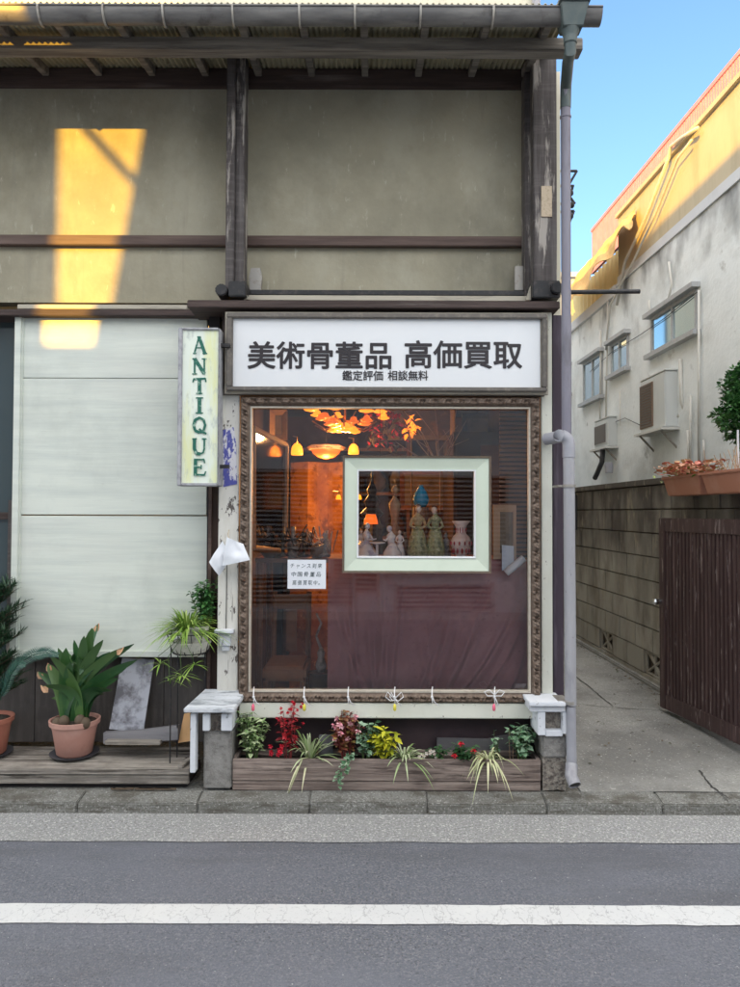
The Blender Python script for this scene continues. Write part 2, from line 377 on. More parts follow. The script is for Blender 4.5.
class MB:
    def __init__(s):
        s.v = []
        s.f = []
        s.smooth = False

    def add(s, vs, fs):
        b = len(s.v)
        s.v += [Vector(v) for v in vs]
        s.f += [tuple(i + b for i in f) for f in fs]
        return s

    def box(s, x0, x1, y0, y1, z0, z1, rot=None):
        vs = [Vector((x, y, z)) for x in (x0, x1) for y in (y0, y1) for z in (z0, z1)]
        if rot:
            ax, ang, piv = rot
            m = Matrix.Rotation(ang, 3, ax)
            vs = [m @ (v - Vector(piv)) + Vector(piv) for v in vs]
        return s.add(vs, [(0, 1, 3, 2), (4, 6, 7, 5), (0, 4, 5, 1), (2, 3, 7, 6), (0, 2, 6, 4), (1, 5, 7, 3)])

    def pbox(s, px0, py0, px1, py1, d0, d1):
        a, b = W(px0, py0, d0), W(px1, py1, d0)
        c, d = W(px1, py0, d0), W(px0, py1, d0)
        x0, x1 = (a.x + d.x) / 2, (b.x + c.x) / 2
        z1, z0 = (a.z + c.z) / 2, (b.z + d.z) / 2
        return s.box(x0, x1, d0, d1, z0, z1)

    def hexa(s, P8):
        """eight points: bottom 4 then top 4 (ccw)"""
        return s.add(P8, [(0, 3, 2, 1), (4, 5, 6, 7), (0, 1, 5, 4), (1, 2, 6, 5), (2, 3, 7, 6), (3, 0, 4, 7)])

    def prism(s, pts, vec):
        n = len(pts)
        vs = [Vector(p) for p in pts] + [Vector(p) + Vector(vec) for p in pts]
        fs = [tuple(range(n)), tuple(range(2 * n - 1, n - 1, -1))]
        fs += [(i, (i + 1) % n + 0, (i + 1) % n + n, i + n)[::-1] for i in range(n)]
        return s.add(vs, fs)

    def tube(s, pts, r, n=10, cap=True):
        pts = [Vector(p) for p in pts]
        rs = r if isinstance(r, (list, tuple)) else [r] * len(pts)
        b = len(s.v)
        prev = None
        for i, p in enumerate(pts):
            t = (pts[min(i + 1, len(pts) - 1)] - pts[max(i - 1, 0)])
            if t.length < 1e-9:
                t = Vector((0, 0, 1))
            t.normalize()
            if prev is None:
                up = Vector((0, 0, 1)) if abs(t.z) < .9 else Vector((1, 0, 0))
                u = t.cross(up).normalized()
            else:
                u = (prev - t * prev.dot(t)).normalized()
            prev = u
            w = t.cross(u)
            for k in range(n):
                a = 2 * math.pi * k / n
                s.v.append(p + (u * math.cos(a) + w * math.sin(a)) * rs[i])
        for i in range(len(pts) - 1):
            for k in range(n):
                k2 = (k + 1) % n
                s.f.append((b + i * n + k, b + i * n + k2, b + (i + 1) * n + k2, b + (i + 1) * n + k))
        if cap:
            s.f.append(tuple(b + k for k in range(n - 1, -1, -1)))
            e = b + (len(pts) - 1) * n
            s.f.append(tuple(e + k for k in range(n)))
        return s

    def lathe(s, c, prof, n=20, sx=1, sy=1, wob=0, tilt=None):
        """prof: (r, z) from bottom; c base centre"""
        b = len(s.v)
        c = Vector(c)
        for (r, z) in prof:
            for k in range(n):
                a = 2 * math.pi * k / n
                rr = r * (1 + wob * math.sin(a * 7))
                v = Vector((rr * math.cos(a) * sx, rr * math.sin(a) * sy, z))
                if tilt:
                    v = Matrix.Rotation(tilt[1], 3, tilt[0]) @ v
                s.v.append(c + v)
        for i in range(len(prof) - 1):
            for k in range(n):
                k2 = (k + 1) % n
                s.f.append((b + i * n + k, b + i * n + k2, b + (i + 1) * n + k2, b + (i + 1) * n + k))
        s.f.append(tuple(b + k for k in range(n - 1, -1, -1)))
        e = b + (len(prof) - 1) * n
        s.f.append(tuple(e + k for k in range(n)))
        return s

    def ball(s, c, rx, ry=None, rz=None, n=12):
        ry = ry or rx
        rz = rz or rx
        prof = [(max(math.sin(math.pi * i / 8), .02), -math.cos(math.pi * i / 8)) for i in range(9)]
        b = len(s.v)
        c = Vector(c)
        for (r, z) in prof:
            for k in range(n):
                a = 2 * math.pi * k / n
                s.v.append(c + Vector((r * math.cos(a) * rx, r * math.sin(a) * ry, z * rz)))
        for i in range(8):
            for k in range(n):
                k2 = (k + 1) % n
                s.f.append((b + i * n + k, b + i * n + k2, b + (i + 1) * n + k2, b + (i + 1) * n + k))
        s.f.append(tuple(b + k for k in range(n - 1, -1, -1)))
        e = b + 8 * n
        s.f.append(tuple(e + k for k in range(n)))
        return s

    def leaf(s, base, direction, L, w, fold=.3, curl=.25, up=None):
        """one leaf of six faces: a pointed oval folded along its midrib"""
        d = Vector(direction).normalized()
        up = Vector(up) if up else Vector((random.uniform(-.5, .5), random.uniform(-.5, .5), 1))
        side = d.cross(up)
        if side.length < 1e-4:
            side = Vector((1, 0, 0))
        side.normalize()
        nrm = side.cross(d).normalized()
        b = len(s.v)
        base = Vector(base)
        ts = (0, .3, .65, 1)
        ws = (.08, 1, .8, .04)
        for t, q in zip(ts, ws):
            p = base + d * (L * t) - nrm * (curl * L * t * t)
            h = nrm * (fold * w * q * .5)
            s.v += [p - side * (w * q * .5) + h, p, p + side * (w * q * .5) + h]
        for i in range(3):
            o = b + i * 3
            s.f += [(o, o + 1, o + 4, o + 3), (o + 1, o + 2, o + 5, o + 4)]
        return s

    def blade(s, base, ang, L, w, rise, droop, n=7, fold=.25, tip=.05, wide_at=.4):
        """arching strap leaf"""
        base = Vector(base)
        d = Vector((math.cos(ang), math.sin(ang), 0))
        side = Vector((-d.y, d.x, 0))
        b = len(s.v)
        for i in range(n + 1):
            t = i / n
            p = base + d * (L * t * math.cos(rise) * (1 + .1 * t)) + Vector((0, 0, L * (t * math.sin(rise) - droop * t * t)))
            ww = w * (min(1, .35 + t / max(wide_at, .01) * .65) if t < wide_at else max(tip, 1 - ((t - wide_at) / (1 - wide_at)) ** 2))
            h = Vector((0, 0, fold * ww * .5))
            s.v += [p - side * ww * .5 + h, p, p + side * ww * .5 + h]
        for i in range(n):
            o = b + i * 3
            s.f += [(o, o + 1, o + 4, o + 3), (o + 1, o + 2, o + 5, o + 4)]
        return s

    def build(s, name, mat, parent=None, bevel=0, smooth=False, org=None, kind=None, label=None):
        if parent is not None:
            og = ORG[parent.name]
        else:
            og = Vector(org) if org is not None else Vector((0, 0, 0))
        me = bpy.data.meshes.new(name)
        me.from_pydata([v - og for v in s.v], [], s.f)
        if bevel:
            bm = bmesh.new()
            bm.from_mesh(me)
            bmesh.ops.bevel(bm, geom=bm.edges[:], offset=bevel, segments=2, affect='EDGES', clamp_overlap=True)
            bmesh.ops.recalc_face_normals(bm, faces=bm.faces)
            bm.to_mesh(me)
            bm.free()
        else:
            bm = bmesh.new()
            bm.from_mesh(me)
            bmesh.ops.recalc_face_normals(bm, faces=bm.faces)
            bm.to_mesh(me)
            bm.free()
        if smooth:
            for p in me.polygons:
                p.use_smooth = True
            if smooth == 'auto':
                for e in me.edges:
                    pass
                me.set_sharp_from_angle(angle=R(40))
        me.materials.append(MATS[mat])
        o = bpy.data.objects.new(name, me)
        link(o, parent, og)
        if kind:
            o['kind'] = kind
        if label:
            o['label'] = label
        return o


def grid_mesh(nu, nv, fn):
    mb = MB()
    vs = [fn(i / nu, j / nv) for i in range(nu + 1) for j in range(nv + 1)]
    fs = [(i * (nv + 1) + j, (i + 1) * (nv + 1) + j, (i + 1) * (nv + 1) + j + 1, i * (nv + 1) + j + 1) for i in range(nu) for j in range(nv)]
    return mb.add(vs, fs)


def text_obj(body, name, mat, parent, centre, width=None, height=None, extrude=.001, offset=0.0, spacing=1.0, align='CENTER', rotz=0):
    cu = bpy.data.curves.new(name, 'FONT')
    cu.body = body
    cu.size = 1.0
    cu.align_x = align
    cu.align_y = 'CENTER'
    cu.extrude = .02
    cu.space_character = spacing
    t = bpy.data.objects.new('tmp_text', cu)
    COL.objects.link(t)
    bpy.context.view_layer.update()
    dg = bpy.context.evaluated_depsgraph_get()
    me = bpy.data.meshes.new_from_object(t.evaluated_get(dg))
    COL.objects.unlink(t)
    bpy.data.objects.remove(t)
    if not me.vertices:
        print('EMPTY TEXT', body)
        return None
    xs = [v.co.x for v in me.vertices]
    ys = [v.co.y for v in me.vertices]
    cx, cy = (min(xs) + max(xs)) / 2, (min(ys) + max(ys)) / 2
    sx = width / (max(xs) - min(xs)) if width else None
    sy = height / (max(ys) - min(ys)) if height else None
    sx = sx or sy
    sy = sy or sx
    og = ORG[parent.name]
    c = Vector(centre) - og
    for v in me.vertices:
        x, y, z = v.co
        v.co = c + Vector(((x - cx) * sx, -z / .02 * extrude, (y - cy) * sy))
    if offset > 0:                       # bolder weight: the outline repeated on a small circle
        V = [v.co.copy() for v in me.vertices]
        FS = [tuple(p.vertices) for p in me.polygons]
        vs, fs = [], []
        for k in range(9):
            a = k * math.pi / 4
            r_ = 0 if k == 8 else offset * sy
            b = len(vs)
            vs += [v + Vector((r_ * math.cos(a), -.00006 * k, r_ * math.sin(a))) for v in V]
            fs += [tuple(i + b for i in f) for f in FS]
        me = bpy.data.meshes.new(name)
        me.from_pydata(vs, [], fs)
    if name == 'handwriting':
        for v in me.vertices:
            q = Vector((v.co.x * 110, 0, v.co.z * 110))
            v.co.x += .0022 * noise.noise(q) + .12 * (v.co.z - c.z)
            v.co.z += .0022 * noise.noise(q + Vector((9, 3, 1)))
    me.materials.clear()
    me.materials.append(MATS[mat])
    o = bpy.data.objects.new(name, me)
    link(o, parent)
    return o


def leaf_cloud(mb, c, rx, ry, rz, n, size, ratio=.6, stems=None, flat=.4, spread=1.0):
    c = Vector(c)
    for _ in range(n):
        while True:
            p = Vector((random.uniform(-1, 1), random.uniform(-1, 1), random.uniform(-1, 1)))
            if .25 < p.length < 1:
                break
        q = noise.noise(p * 2.3 + c * 3)
        if q < -.25:
            continue
        pos = c + Vector((p.x * rx, p.y * ry, p.z * rz)) * spread
        d = p + Vector((random.uniform(-.6, .6), random.uniform(-.6, .6), random.uniform(-.2, .7)))
        L = size * random.uniform(.6, 1.25)
        mb.leaf(pos, d, L, L * ratio)


# ================================================================== SETTING: ground
MB().add([(-80, -60, -.004), (80, -60, -.004), (80, 120, -.004), (-80, 120, -.004)], [(0, 1, 2, 3)]).build('ground', 'gutter_concrete', kind='structure')
MB().add([(-60, -2.6, 0), (60, -2.6, 0), (60, 3.64, 0), (-60, 3.64, 0)], [(0, 1, 2, 3)]).build('road', 'asphalt', kind='structure')
# wobbly front edge between asphalt and concrete gutter apron
EX = [-60, -3] + [-3 + .12 * i for i in range(1, 52)] + [60]
vs, fs = [], []
for i, x in enumerate(EX):
    vs += [(x, 3.625 + .012 * noise.noise(Vector((x * 3, 0, 0))), .004), (x, 3.96, .004)]
    if i:
        b = 2 * i - 2
        fs.append((b, b + 2, b + 3, b + 1))
MB().add(vs, fs).build('road_edge_strip', 'gutter_concrete', kind='structure')
a, b = W(370, 904.5, 3), W(370, 924, 3)


def gy(py):
    r = ray(370, py)
    return CAM.y + r.y * (-CAM.z / r.z)


def edge_line(y, amp=.006):
    return lambda x: y + amp * noise.noise(Vector((x * 9, y * 3, 0))) + amp * .6 * noise.noise(Vector((x * 33, y, 1)))


f0, f1 = edge_line(gy(925)), edge_line(gy(905.5))
vs, fs = [], []
EXL = [-60, -3] + [-3 + .04 * i for i in range(1, 151)] + [60]
for i, x in enumerate(EXL):
    vs += [(x, f0(x), .004), (x, f1(x), .004)]
    if i:
        b = 2 * i - 2
        fs.append((b, b + 2, b + 3, b + 1))
MB().add(vs, fs).build('road_marking', 'line_paint', kind='structure')
# kerb stones
KY0, KY1 = 3.95, 4.085
mb = MB()
x = -9.0
joints = [-9, -8.4, -7.8, -7.2, -6.6, -6.0, -5.4, -4.8, -4.2, -3.6, -3.0, -2.4, W(80, 800, 4).x, W(199, 800, 4).x, W(310, 800, 4).x, W(427, 800, 4).x, W(545, 800, 4).x, W(660, 800, 4).x, 2.2, 2.8, 3.4, 4.0, 4.6, 5.2, 5.8, 6.4, 7.0]
for i in range(len(joints) - 1):
    x0, x1 = joints[i] + .0015, joints[i + 1] - .0015
    dz = random.uniform(-.004, .004)
    mb.hexa([(x0, KY0, -.05), (x1, KY0, -.05), (x1, KY1, -.05), (x0, KY1, -.05), (x0, KY0 + .012, .058 + dz), (x1, KY0 + .012, .058 + dz), (x1, KY1, .078 + dz), (x0, KY1, .078 + dz)])
mb.build('kerb', 'kerb_concrete', kind='structure', bevel=.006)
# ground behind the kerb
MB().box(-9, 1.16, KY1, 5.2, -.05, .072).build('pavement', 'kerb_concrete', kind='structure')


def alley_z(x, y):
    t = max(0, min(1, (y - 4.09) / 1.2))
    z = .078 + .05 * t * t * (3 - 2 * t)
    return z + .006 * noise.noise(Vector((x * 1.5, y * 1.5, 0)))


grid_mesh(30, 90, lambda u, v: (1.16 + 2.2 * u, KY1 + 9.5 * v, alley_z(1.16 + 2.2 * u, KY1 + 9.5 * v))).build('alley_path', 'alley_concrete', kind='structure', smooth=True)


def crack(pts, w, name='path_crack'):
    mb = MB()
    P = []
    for (px, py) in pts:
        r = ray(px, py)
        t = (.12 - CAM.z) / r.z
        P.append(CAM + r * t)
    full = []
    for i in range(len(P) - 1):
        for k in range(8):
            full.append(P[i].lerp(P[i + 1], k / 8) + Vector((random.uniform(-1, 1), random.uniform(-1, 1), 0)) * .006)
    full.append(P[-1])
    for i, p in enumerate(full):
        t = full[min(i + 1, len(full) - 1)] - full[max(i - 1, 0)]
        s = Vector((-t.y, t.x, 0)).normalized() * w * random.uniform(.3, .7)
        z = alley_z(p.x, p.y) + .0045
        mb.v += [Vector((p.x - s.x, p.y - s.y, z)), Vector((p.x + s.x, p.y + s.y, z))]
        if i:
            b = 2 * i - 2
            mb.f.append((b, b + 1, b + 3, b + 2))
    mb.build(name, 'joint_dark', kind='structure')


crack([(574, 676), (597, 695), (613, 708)], .008)
crack([(576, 706), (620, 710), (665, 712), (690, 722)], .007)
crack([(700, 765), (712, 780), (730, 792)], .01)

# ================================================================== THE SHOP
shop = thing('wooden_shop', 'old timber antique shop with plaster upper wall and white panelled shutter', 'shop building', (-.9, 4.4, .08))
XR = W(557, 200, 4.3).x            # right edge of the upper timber
# upper plaster wall
o = MB().pbox(-170, 84, 530, 303, 4.5, 4.6).build('upper_wall', 'upper_plaster', shop, label='olive grey plaster upper wall')
# wall joints and plate above
MB().pbox(-170, 68, 534, 85.5, 4.46, 4.62).build('wall_plate', 'dark_timber_h', shop, bevel=.004)
MB().pbox(-170, 235, 526, 245, 4.455, 4.5).build('wall_rail', 'rail_brown', shop, bevel=.004)
# posts
for i, (xa, xb, d, py0) in enumerate(((226, 234.5, 4.27, 44), (235.5, 244.5, 4.3, 44))):
    MB().pbox(xa, py0, xb, 296, d, 4.42).build('upper_post', 'dark_timber', shop, bevel=.004)
MB().pbox(533.5, 50, 557, 300, 4.27, 4.42).build('upper_post', 'dark_timber', shop, bevel=.005)
MB().pbox(525, 72, 533, 298, 4.36, 4.46).build('upper_post', 'dark_timber', shop, bevel=.004)
post = bpy.data.objects['upper_post.002']
o = MB().pbox(541.5, 186, 552, 216.5, 4.262, 4.27).build('name_plate', 'label_beige', post)
# beam ends (log like feet)
mb = MB()
c = W(222, 291, 4.22)
mb.tube([c + Vector((0, -.03, 0)), c + Vector((0, .18, 0))], .036, 12)
c2 = W(237, 286, 4.2)
mb.box(c2.x - .05, c2.x + .05, 4.2, 4.4, c2.z - .06, c2.z + .03)
mb.build('beam_end', 'iron_black', shop, bevel=.006)
mb = MB()
c = W(545, 290, 4.22)
mb.box(c.x - .075, c.x + .085, 4.2, 4.42, c.z - .05, c.z + .05)
c = W(556, 289, 4.2)
mb.tube([c + Vector((0, -.03, 0)), c + Vector((0, .18, 0))], .035, 12)
mb.build('beam_end', 'iron_black', shop, bevel=.006)
# handrail
hr = MB().pbox(249, 290, 526, 295, 4.38, 4.4).build('hand_rail', 'iron_black', shop, bevel=.003)
MB().prism([W(251, 268, 4.42), W(260, 268, 4.42), W(262, 277, 4.42), W(260, 300, 4.42), W(250, 300, 4.42), W(249, 277, 4.42)], (0, .03, 0)).build('rail_bracket', 'galvanised', hr)
MB().prism([W(515, 266, 4.42), W(523, 266, 4.42), W(524, 290, 4.42), W(515, 290, 4.42)], (0, .03, 0)).build('rail_bracket', 'galvanised', hr)
MB().prism([W(238, 282, 4.25), W(241, 281, 4.25), W(249, 299, 4.25), W(244, 300, 4.25)], (0, .03, 0)).build('diagonal_brace', 'ledge_pale', shop)
MB().prism([W(531, 285, 4.25), W(534, 286, 4.25), W(531, 300, 4.25), W(526, 300, 4.25)], (0, .03, 0)).build('diagonal_brace', 'ledge_pale', shop)
# ledges
MB().pbox(187, 300.5, 560, 308, 4.14, 4.56).build('ledge', 'dark_timber_h', shop, bevel=.004)
MB().pbox(246, 295.5, 528, 300.5, 4.3, 4.5).build('ledge_strip', 'ledge_pale', shop, bevel=.002)
MB().pbox(-170, 309, 222, 315.5, 4.36, 4.55).build('ledge', 'dark_timber_h', shop, bevel=.004)
MB().pbox(17, 304.5, 187, 309, 4.38, 4.5).build('ledge_strip', 'ledge_pale', shop, bevel=.003)
# eave: beam, rafters, roof, gutter
MB().pbox(-200, 36, 583, 48.5, 3.98, 4.07).build('eave_beam', 'grey_timber_h', shop, bevel=.005)
GY = 3.76
gc = (W(300, 18, GY).z)
gx0, gx1 = -3.4, W(600, 18, GY).x
gr = .052
mb = MB()
K = 10
vs = []
for xx in (gx0, gx1):
    for k in range(K + 1):
        a = math.pi + math.pi * k / K
        vs.append((xx, GY + gr * math.cos(a), gc + .03 + gr * 1.3 * math.sin(a)))
    for k in range(K, -1, -1):
        a = math.pi + math.pi * k / K
        vs.append((xx, GY + (gr - .004) * math.cos(a), gc + .03 + (gr * 1.3 - .004) * math.sin(a)))
n2 = 2 * (K + 1)
fs = [(k, k + 1, k + 1 + n2, k + n2) for k in range(n2 - 1)] + [(n2 - 1, 0, n2, 2 * n2 - 1)]
mb.add(vs, fs)
mb.tube([(gx0, GY - gr, gc + .03), (gx1, GY - gr, gc + .03)], .006, 8)
mb.add([vs[n2 + k] for k in range(K + 1)], [tuple(range(K + 1))])
gut = mb.build('gutter', 'gutter_metal', shop, smooth='auto')
for px in (-80, -20, 42, 106, 165, 234, 300, 355, 420, 492):
    xx = W(px, 18, GY).x
    mb = MB()
    mb.tube([(xx, GY + (gr + .005) * math.cos(math.pi + math.pi * k / 10), gc + .03 + (gr * 1.3 + .006) * math.sin(math.pi + math.pi * k / 10)) for k in range(11)], .006, 6)
    mb.build('gutter_bracket', 'galvanised', gut, smooth='auto')
# corrugated roof sheet
RY0, RZ0, RY1, RZ1 = GY - .02, gc + .062, 5.05, gc + .062 + .2


def corr(name, x0, x1, pitch, amp, ya, za, yb, zb, mat, parent, th=.004):
    mb = MB()
    n = int((x1 - x0) / pitch * 8)
    for lay in (0, 1):
        for i in range(n + 1):
            xx = x0 + (x1 - x0) * i / n
            h = amp * math.cos(2 * math.pi * (xx - x0) / pitch) - lay * th
            mb.v += [Vector((xx, ya, za + h)), Vector((xx, yb, zb + h))]
    m = 2 * (n + 1)
    for i in range(n):
        b = 2 * i
        mb.f += [(b, b + 2, b + 3, b + 1), (b + m, b + 1 + m, b + 3 + m, b + 2 + m), (b, b + m, b + 2 + m, b + 2), (b + 1, b + 3, b + 3 + m, b + 1 + m)]
    return mb.build(name, mat, parent, smooth=True)


corr('corrugated_roof', -3.3, W(572, 10, 3.76).x, .032, .007, RY0, RZ0, RY1, RZ1, 'corrugated_roof', shop)
rz = lambda y: RZ0 + (RZ1 - RZ0) * (y - RY0) / (RY1 - RY0)
k = 0
x = -3.2 + .03
xr = W(68, 46, 4.0).x
while xr > -3.2:
    xr -= .325
while xr < XR + .05:
    ya, yb = 3.82, 4.62
    za, zb = rz(ya) - .012, rz(yb) - .012
    MB().hexa([(xr - .02, ya, za - .05), (xr + .02, ya, za - .05), (xr + .02, yb, zb - .05), (xr - .02, yb, zb - .05), (xr - .02, ya, za), (xr + .02, ya, za), (xr + .02, yb, zb), (xr - .02, yb, zb)]).build('rafter', 'grey_timber_h', shop, bevel=.003)
    xr += .325
# purlins above the beam: seals between plate and roof
MB().box(-3.3, XR, 4.6, 4.66, W(300, 84, 4.6).z, rz(4.6) - .01).build('eave_board', 'dark_timber_h', shop)
# rain head and downpipe
c = W(571, 20, 3.76)
rh = MB()
rh.hexa([(c.x - .05, 3.71, c.z - .06), (c.x + .05, 3.71, c.z - .06), (c.x + .05, 3.80, c.z - .06), (c.x - .05, 3.80, c.z - .06), (c.x - .072, 3.68, c.z + .045), (c.x + .072, 3.68, c.z + .045), (c.x + .072, 3.82, c.z + .045), (c.x - .072, 3.82, c.z + .045)])
rh.box(c.x - .078, c.x + .078, 3.67, 3.825, c.z + .045, c.z + .07)
rh.lathe((c.x - .02, 3.75, c.z + .07), [(.05, 0), (.045, .02), (.03, .05), (.01, .07)], 12)
rh.lathe((c.x - .005, 3.755, c.z - .13), [(.034, 0), (.036, .04), (.048, .075)], 14)
rh.build('rain_head', 'rain_head', shop, bevel=.004)
p0 = Vector((c.x - .005, 3.755, c.z - .12))
p1 = W(568, 62, 3.86)
pe = W(566, 86, 4.06)
MB().tube([p0, p0 + Vector((0, 0, -.05)), p1, pe, pe + Vector((0, 0.01, -.12))], .03, 12).build('pipe_elbow', 'rain_head', shop, smooth='auto')
xs = pe.x
dp = MB()
zt, zb = pe.z - .02, W(566, 437, 4.08).z
dp.tube([(xs, 4.07, zt), (xs, 4.07, zb)], .027, 16)
dp.tube([(xs, 4.07, W(566, 118, 4.07).z), (xs, 4.07, W(566, 116, 4.07).z)], .031, 16)
dpo = dp.build('downpipe', 'upper_pipe', shop, smooth='auto')
# lower drain pipe with curved top
xl = W(569.3, 600, 4.05).x
ztop = W(569, 452, 4.05).z
pts = [(xs - .08, 4.2, ztop + .085), (xs - .02, 4.1, ztop + .09)]
for k in range(7):
    a = math.pi / 2 * (1 - k / 6)
    pts.append((xl - .05 + .05 * math.cos(a), 4.05, ztop + .04 + .05 * math.sin(a)))
pts.append((xl, 4.05, ztop - .03))
MB().tube(pts, .034, 14).build('pipe_bend', 'pipe_elbow', shop, smooth='auto')
ze = W(571, 766, 4.05).z
dr = MB()
dr.tube([(xl, 4.05, ztop), (xl + .006, 4.05, W(571, 705, 4.05).z)], .031, 16)
low = dr.build('drain_pipe', 'pipe_plastic', shop, smooth='auto')
MB().tube([(xl + .006, 4.05, W(571, 706, 4.05).z), (xl + .01, 4.05, ze)], .027, 14).build('pipe_section', 'pipe_elbow', low, smooth='auto')
e = W(574, 786, 4.0)
MB().tube([(xl + .01, 4.05, ze + .01), (e.x - .01, 4.02, e.z + .05), (e.x, 3.98, e.z + .01)], .033, 14, cap=False).build('pipe_outlet', 'pipe_plastic', low, smooth='auto')
MB().tube([(e.x - .001, 3.99, e.z + .02), (e.x, 3.985, e.z + .014)], .028, 14).build('pipe_mouth', 'joint_dark', low)
for py in (486, 702):
    q = W(569, py, 4.05)
    MB().tube([(q.x, 4.05, q.z - .008), (q.x, 4.05, q.z + .008)], .036, 14).box(q.x - .06, q.x, 4.05, 4.18, q.z - .006, q.z + .006).build('pipe_clip', 'galvanised', low)
# ---- ground-floor shell around the shop window
FD = 4.22
WX0, WX1 = W(239, 550, 4.2).x, W(541, 550, 4.2).x
MB().pbox(218, 391, 238.5, 701, FD, FD + .09).build('window_post', 'white_post_paint', shop, bevel=.004, label='white painted post with flaking paint')
MB().pbox(541.5, 312, 552.5, 704, FD, FD + .09).build('window_post', 'pale_post_paint', shop, bevel=.004, label='pale green post')
MB().pbox(553, 315, 563.5, 706, FD + .02, FD + .1).build('corner_board', 'purple_board', shop, bevel=.004)
MB().pbox(207, 316, 218, 720, FD + .12, FD + .2).build('gap_board', 'black_gap', shop)
MB().pbox(207.5, 470, 211, 700, FD + .09, FD + .13).build('gap_batten', 'rail_brown', shop, bevel=.002)
MB().pbox(222, 308, 552, 397, FD + .03, FD + .1).build('lintel_board', 'dark_timber_h', shop)
MB().pbox(222, 389.5, 545, 395.5, FD - .02, FD + .03).build('lintel', 'grey_timber_h', shop, bevel=.003)
MB().pbox(239, 703.5, 552, 718.5, FD - .03, FD + .08).build('window_sill', 'pale_post_paint', shop, bevel=.005)
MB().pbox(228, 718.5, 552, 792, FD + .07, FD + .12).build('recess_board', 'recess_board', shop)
# meter / little shelf fitting on left post
mb = MB().pbox(214, 630, 233, 633.5, FD - .05, FD)
mb.pbox(219.5, 633.5, 230.5, 646, FD - .03, FD)
mb.pbox(221.5, 646, 229, 651, FD - .02, FD)
mb.build('post_fitting', 'cap_paint', bpy.data.objects['window_post'], bevel=.003)
MB().tube([W(227, 560, FD - .006), W(226.6, 590, FD - .006), W(226, 632, FD - .006)], .0025, 5).build('cable', 'iron_black', bpy.data.objects['window_post'])

# window = ornate frame + pane
win = MB()
WD = 4.19          # frame front


def carved(x0, x1, z0, z1, w, d, P):
    """four mitred sides with carving; returns mesh"""
    mb = MB()
    nv = 12
    h0 = .034
    prof = [0.0, .55, .9, .98, .8, .62, .6, .66, .8, .72, .4, .45, .12]
    sides = [((x0, z1), (x1, z1), (0, -1)), ((x1, z1), (x1, z0), (-1, 0)), ((x1, z0), (x0, z0), (0, 1)), ((x0, z0), (x0, z1), (1, 0))]
    for (a, b, inn) in sides:
        L = math.hypot(b[0] - a[0], b[1] - a[1])
        ux, uz = (b[0] - a[0]) / L, (b[1] - a[1]) / L
        nu = int(L / .006)
        base = len(mb.v)
        for i in range(nu + 1):
            for j in range(nv + 1):
                v = j / nv
                off = v * w
                u = off + (L - 2 * off) * i / nu
                h = prof[j] * h0
                if 3 <= j <= 9:
                    q = (u / P) % 1.0
                    vv = (v - .5) / .28
                    e1 = 1 - ((q - .5) / .34) ** 2 - vv * vv
                    if e1 > 0:
                        h += .02 * math.sqrt(e1)
                    e2 = 1 - (((q + .5) % 1 - .5) / .14) ** 2 - ((vv - .5) / .6) ** 2
                    if e2 > 0:
                        h += .014 * math.sqrt(e2)
                    h += .005 * math.sin((u * 1.2 + v * .04) / P * 2 * math.pi * 3)
                if j in (1, 2):
                    h += .003 * math.sin(u / .016 * 2 * math.pi)
                if j in (10, 11):
                    h += .0025 * math.sin(u / .012 * 2 * math.pi)
                mb.v.append(Vector((a[0] + ux * u + inn[0] * off, d - h, a[1] + uz * u + inn[1] * off)))
        for i in range(nu):
            for j in range(nv):
                o = base + i * (nv + 1) + j
                mb.f.append((o, o + nv + 1, o + nv + 2, o + 1))
        # outer wall
    return mb


wz1, wz0 = (W(239, 397.5, 4.2).z + W(541, 395.5, 4.2).z) / 2, (W(239, 702, 4.2).z + W(541, 704, 4.2).z) / 2
fw = .058
winp = carved(WX0, WX1, wz0, wz1, fw, WD + .028, .074).build('shop_window', 'carved_gilt', shop, smooth=True, label='large shop window in a carved bronze picture frame')
mb = MB()
ix0, ix1, iz0, iz1 = WX0 + fw, WX1 - fw, wz0 + fw, wz1 - fw
t = .009
for (a, b, c_, d_) in ((ix0, ix1, iz1 - t, iz1), (ix0, ix1, iz0, iz0 + t), (ix0, ix0 + t, iz0 + t, iz1 - t), (ix1 - t, ix1, iz0 + t, iz1 - t)):
    mb.box(a, b, WD + .012, WD + .06, c_, d_)
mb.build('inner_bead', 'frame_edge', winp)
mb = MB()
for (a, b, c_, d_) in ((WX0, WX1, iz1, wz1), (WX0, WX1, wz0, iz0), (WX0, ix0, iz0, iz1), (ix1, WX1, iz0, iz1)):
    mb.box(a + .001, b - .001, WD + .03, WD + .06, c_ + .001, d_ - .001)
mb.build('frame_backing', 'dark_timber_h', winp)
gy_ = WD + .05
grid_mesh(20, 20, lambda u, v: (ix0 + (ix1 - ix0) * u, gy_ + .0006 * noise.noise(Vector((u * 3, v * 3, 0))), iz0 + (iz1 - iz0) * v)).build('glass_pane', 'window_glass', winp, smooth=True)

# room behind the window
rx0, rx1, ry0, ry1, rz0_, rz1_ = -.87, 1.02, 4.33, 7.4, .1, 2.55
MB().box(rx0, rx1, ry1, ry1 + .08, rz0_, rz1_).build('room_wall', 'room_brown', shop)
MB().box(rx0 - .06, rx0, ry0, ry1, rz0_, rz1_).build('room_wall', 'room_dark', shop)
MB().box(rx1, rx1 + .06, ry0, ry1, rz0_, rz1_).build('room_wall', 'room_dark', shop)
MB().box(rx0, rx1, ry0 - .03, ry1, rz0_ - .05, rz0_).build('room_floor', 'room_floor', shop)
MB().box(rx0, rx1, ry0 - .03, ry1, rz1_, rz1_ + .05).build('room_ceiling', 'room_dark', shop)

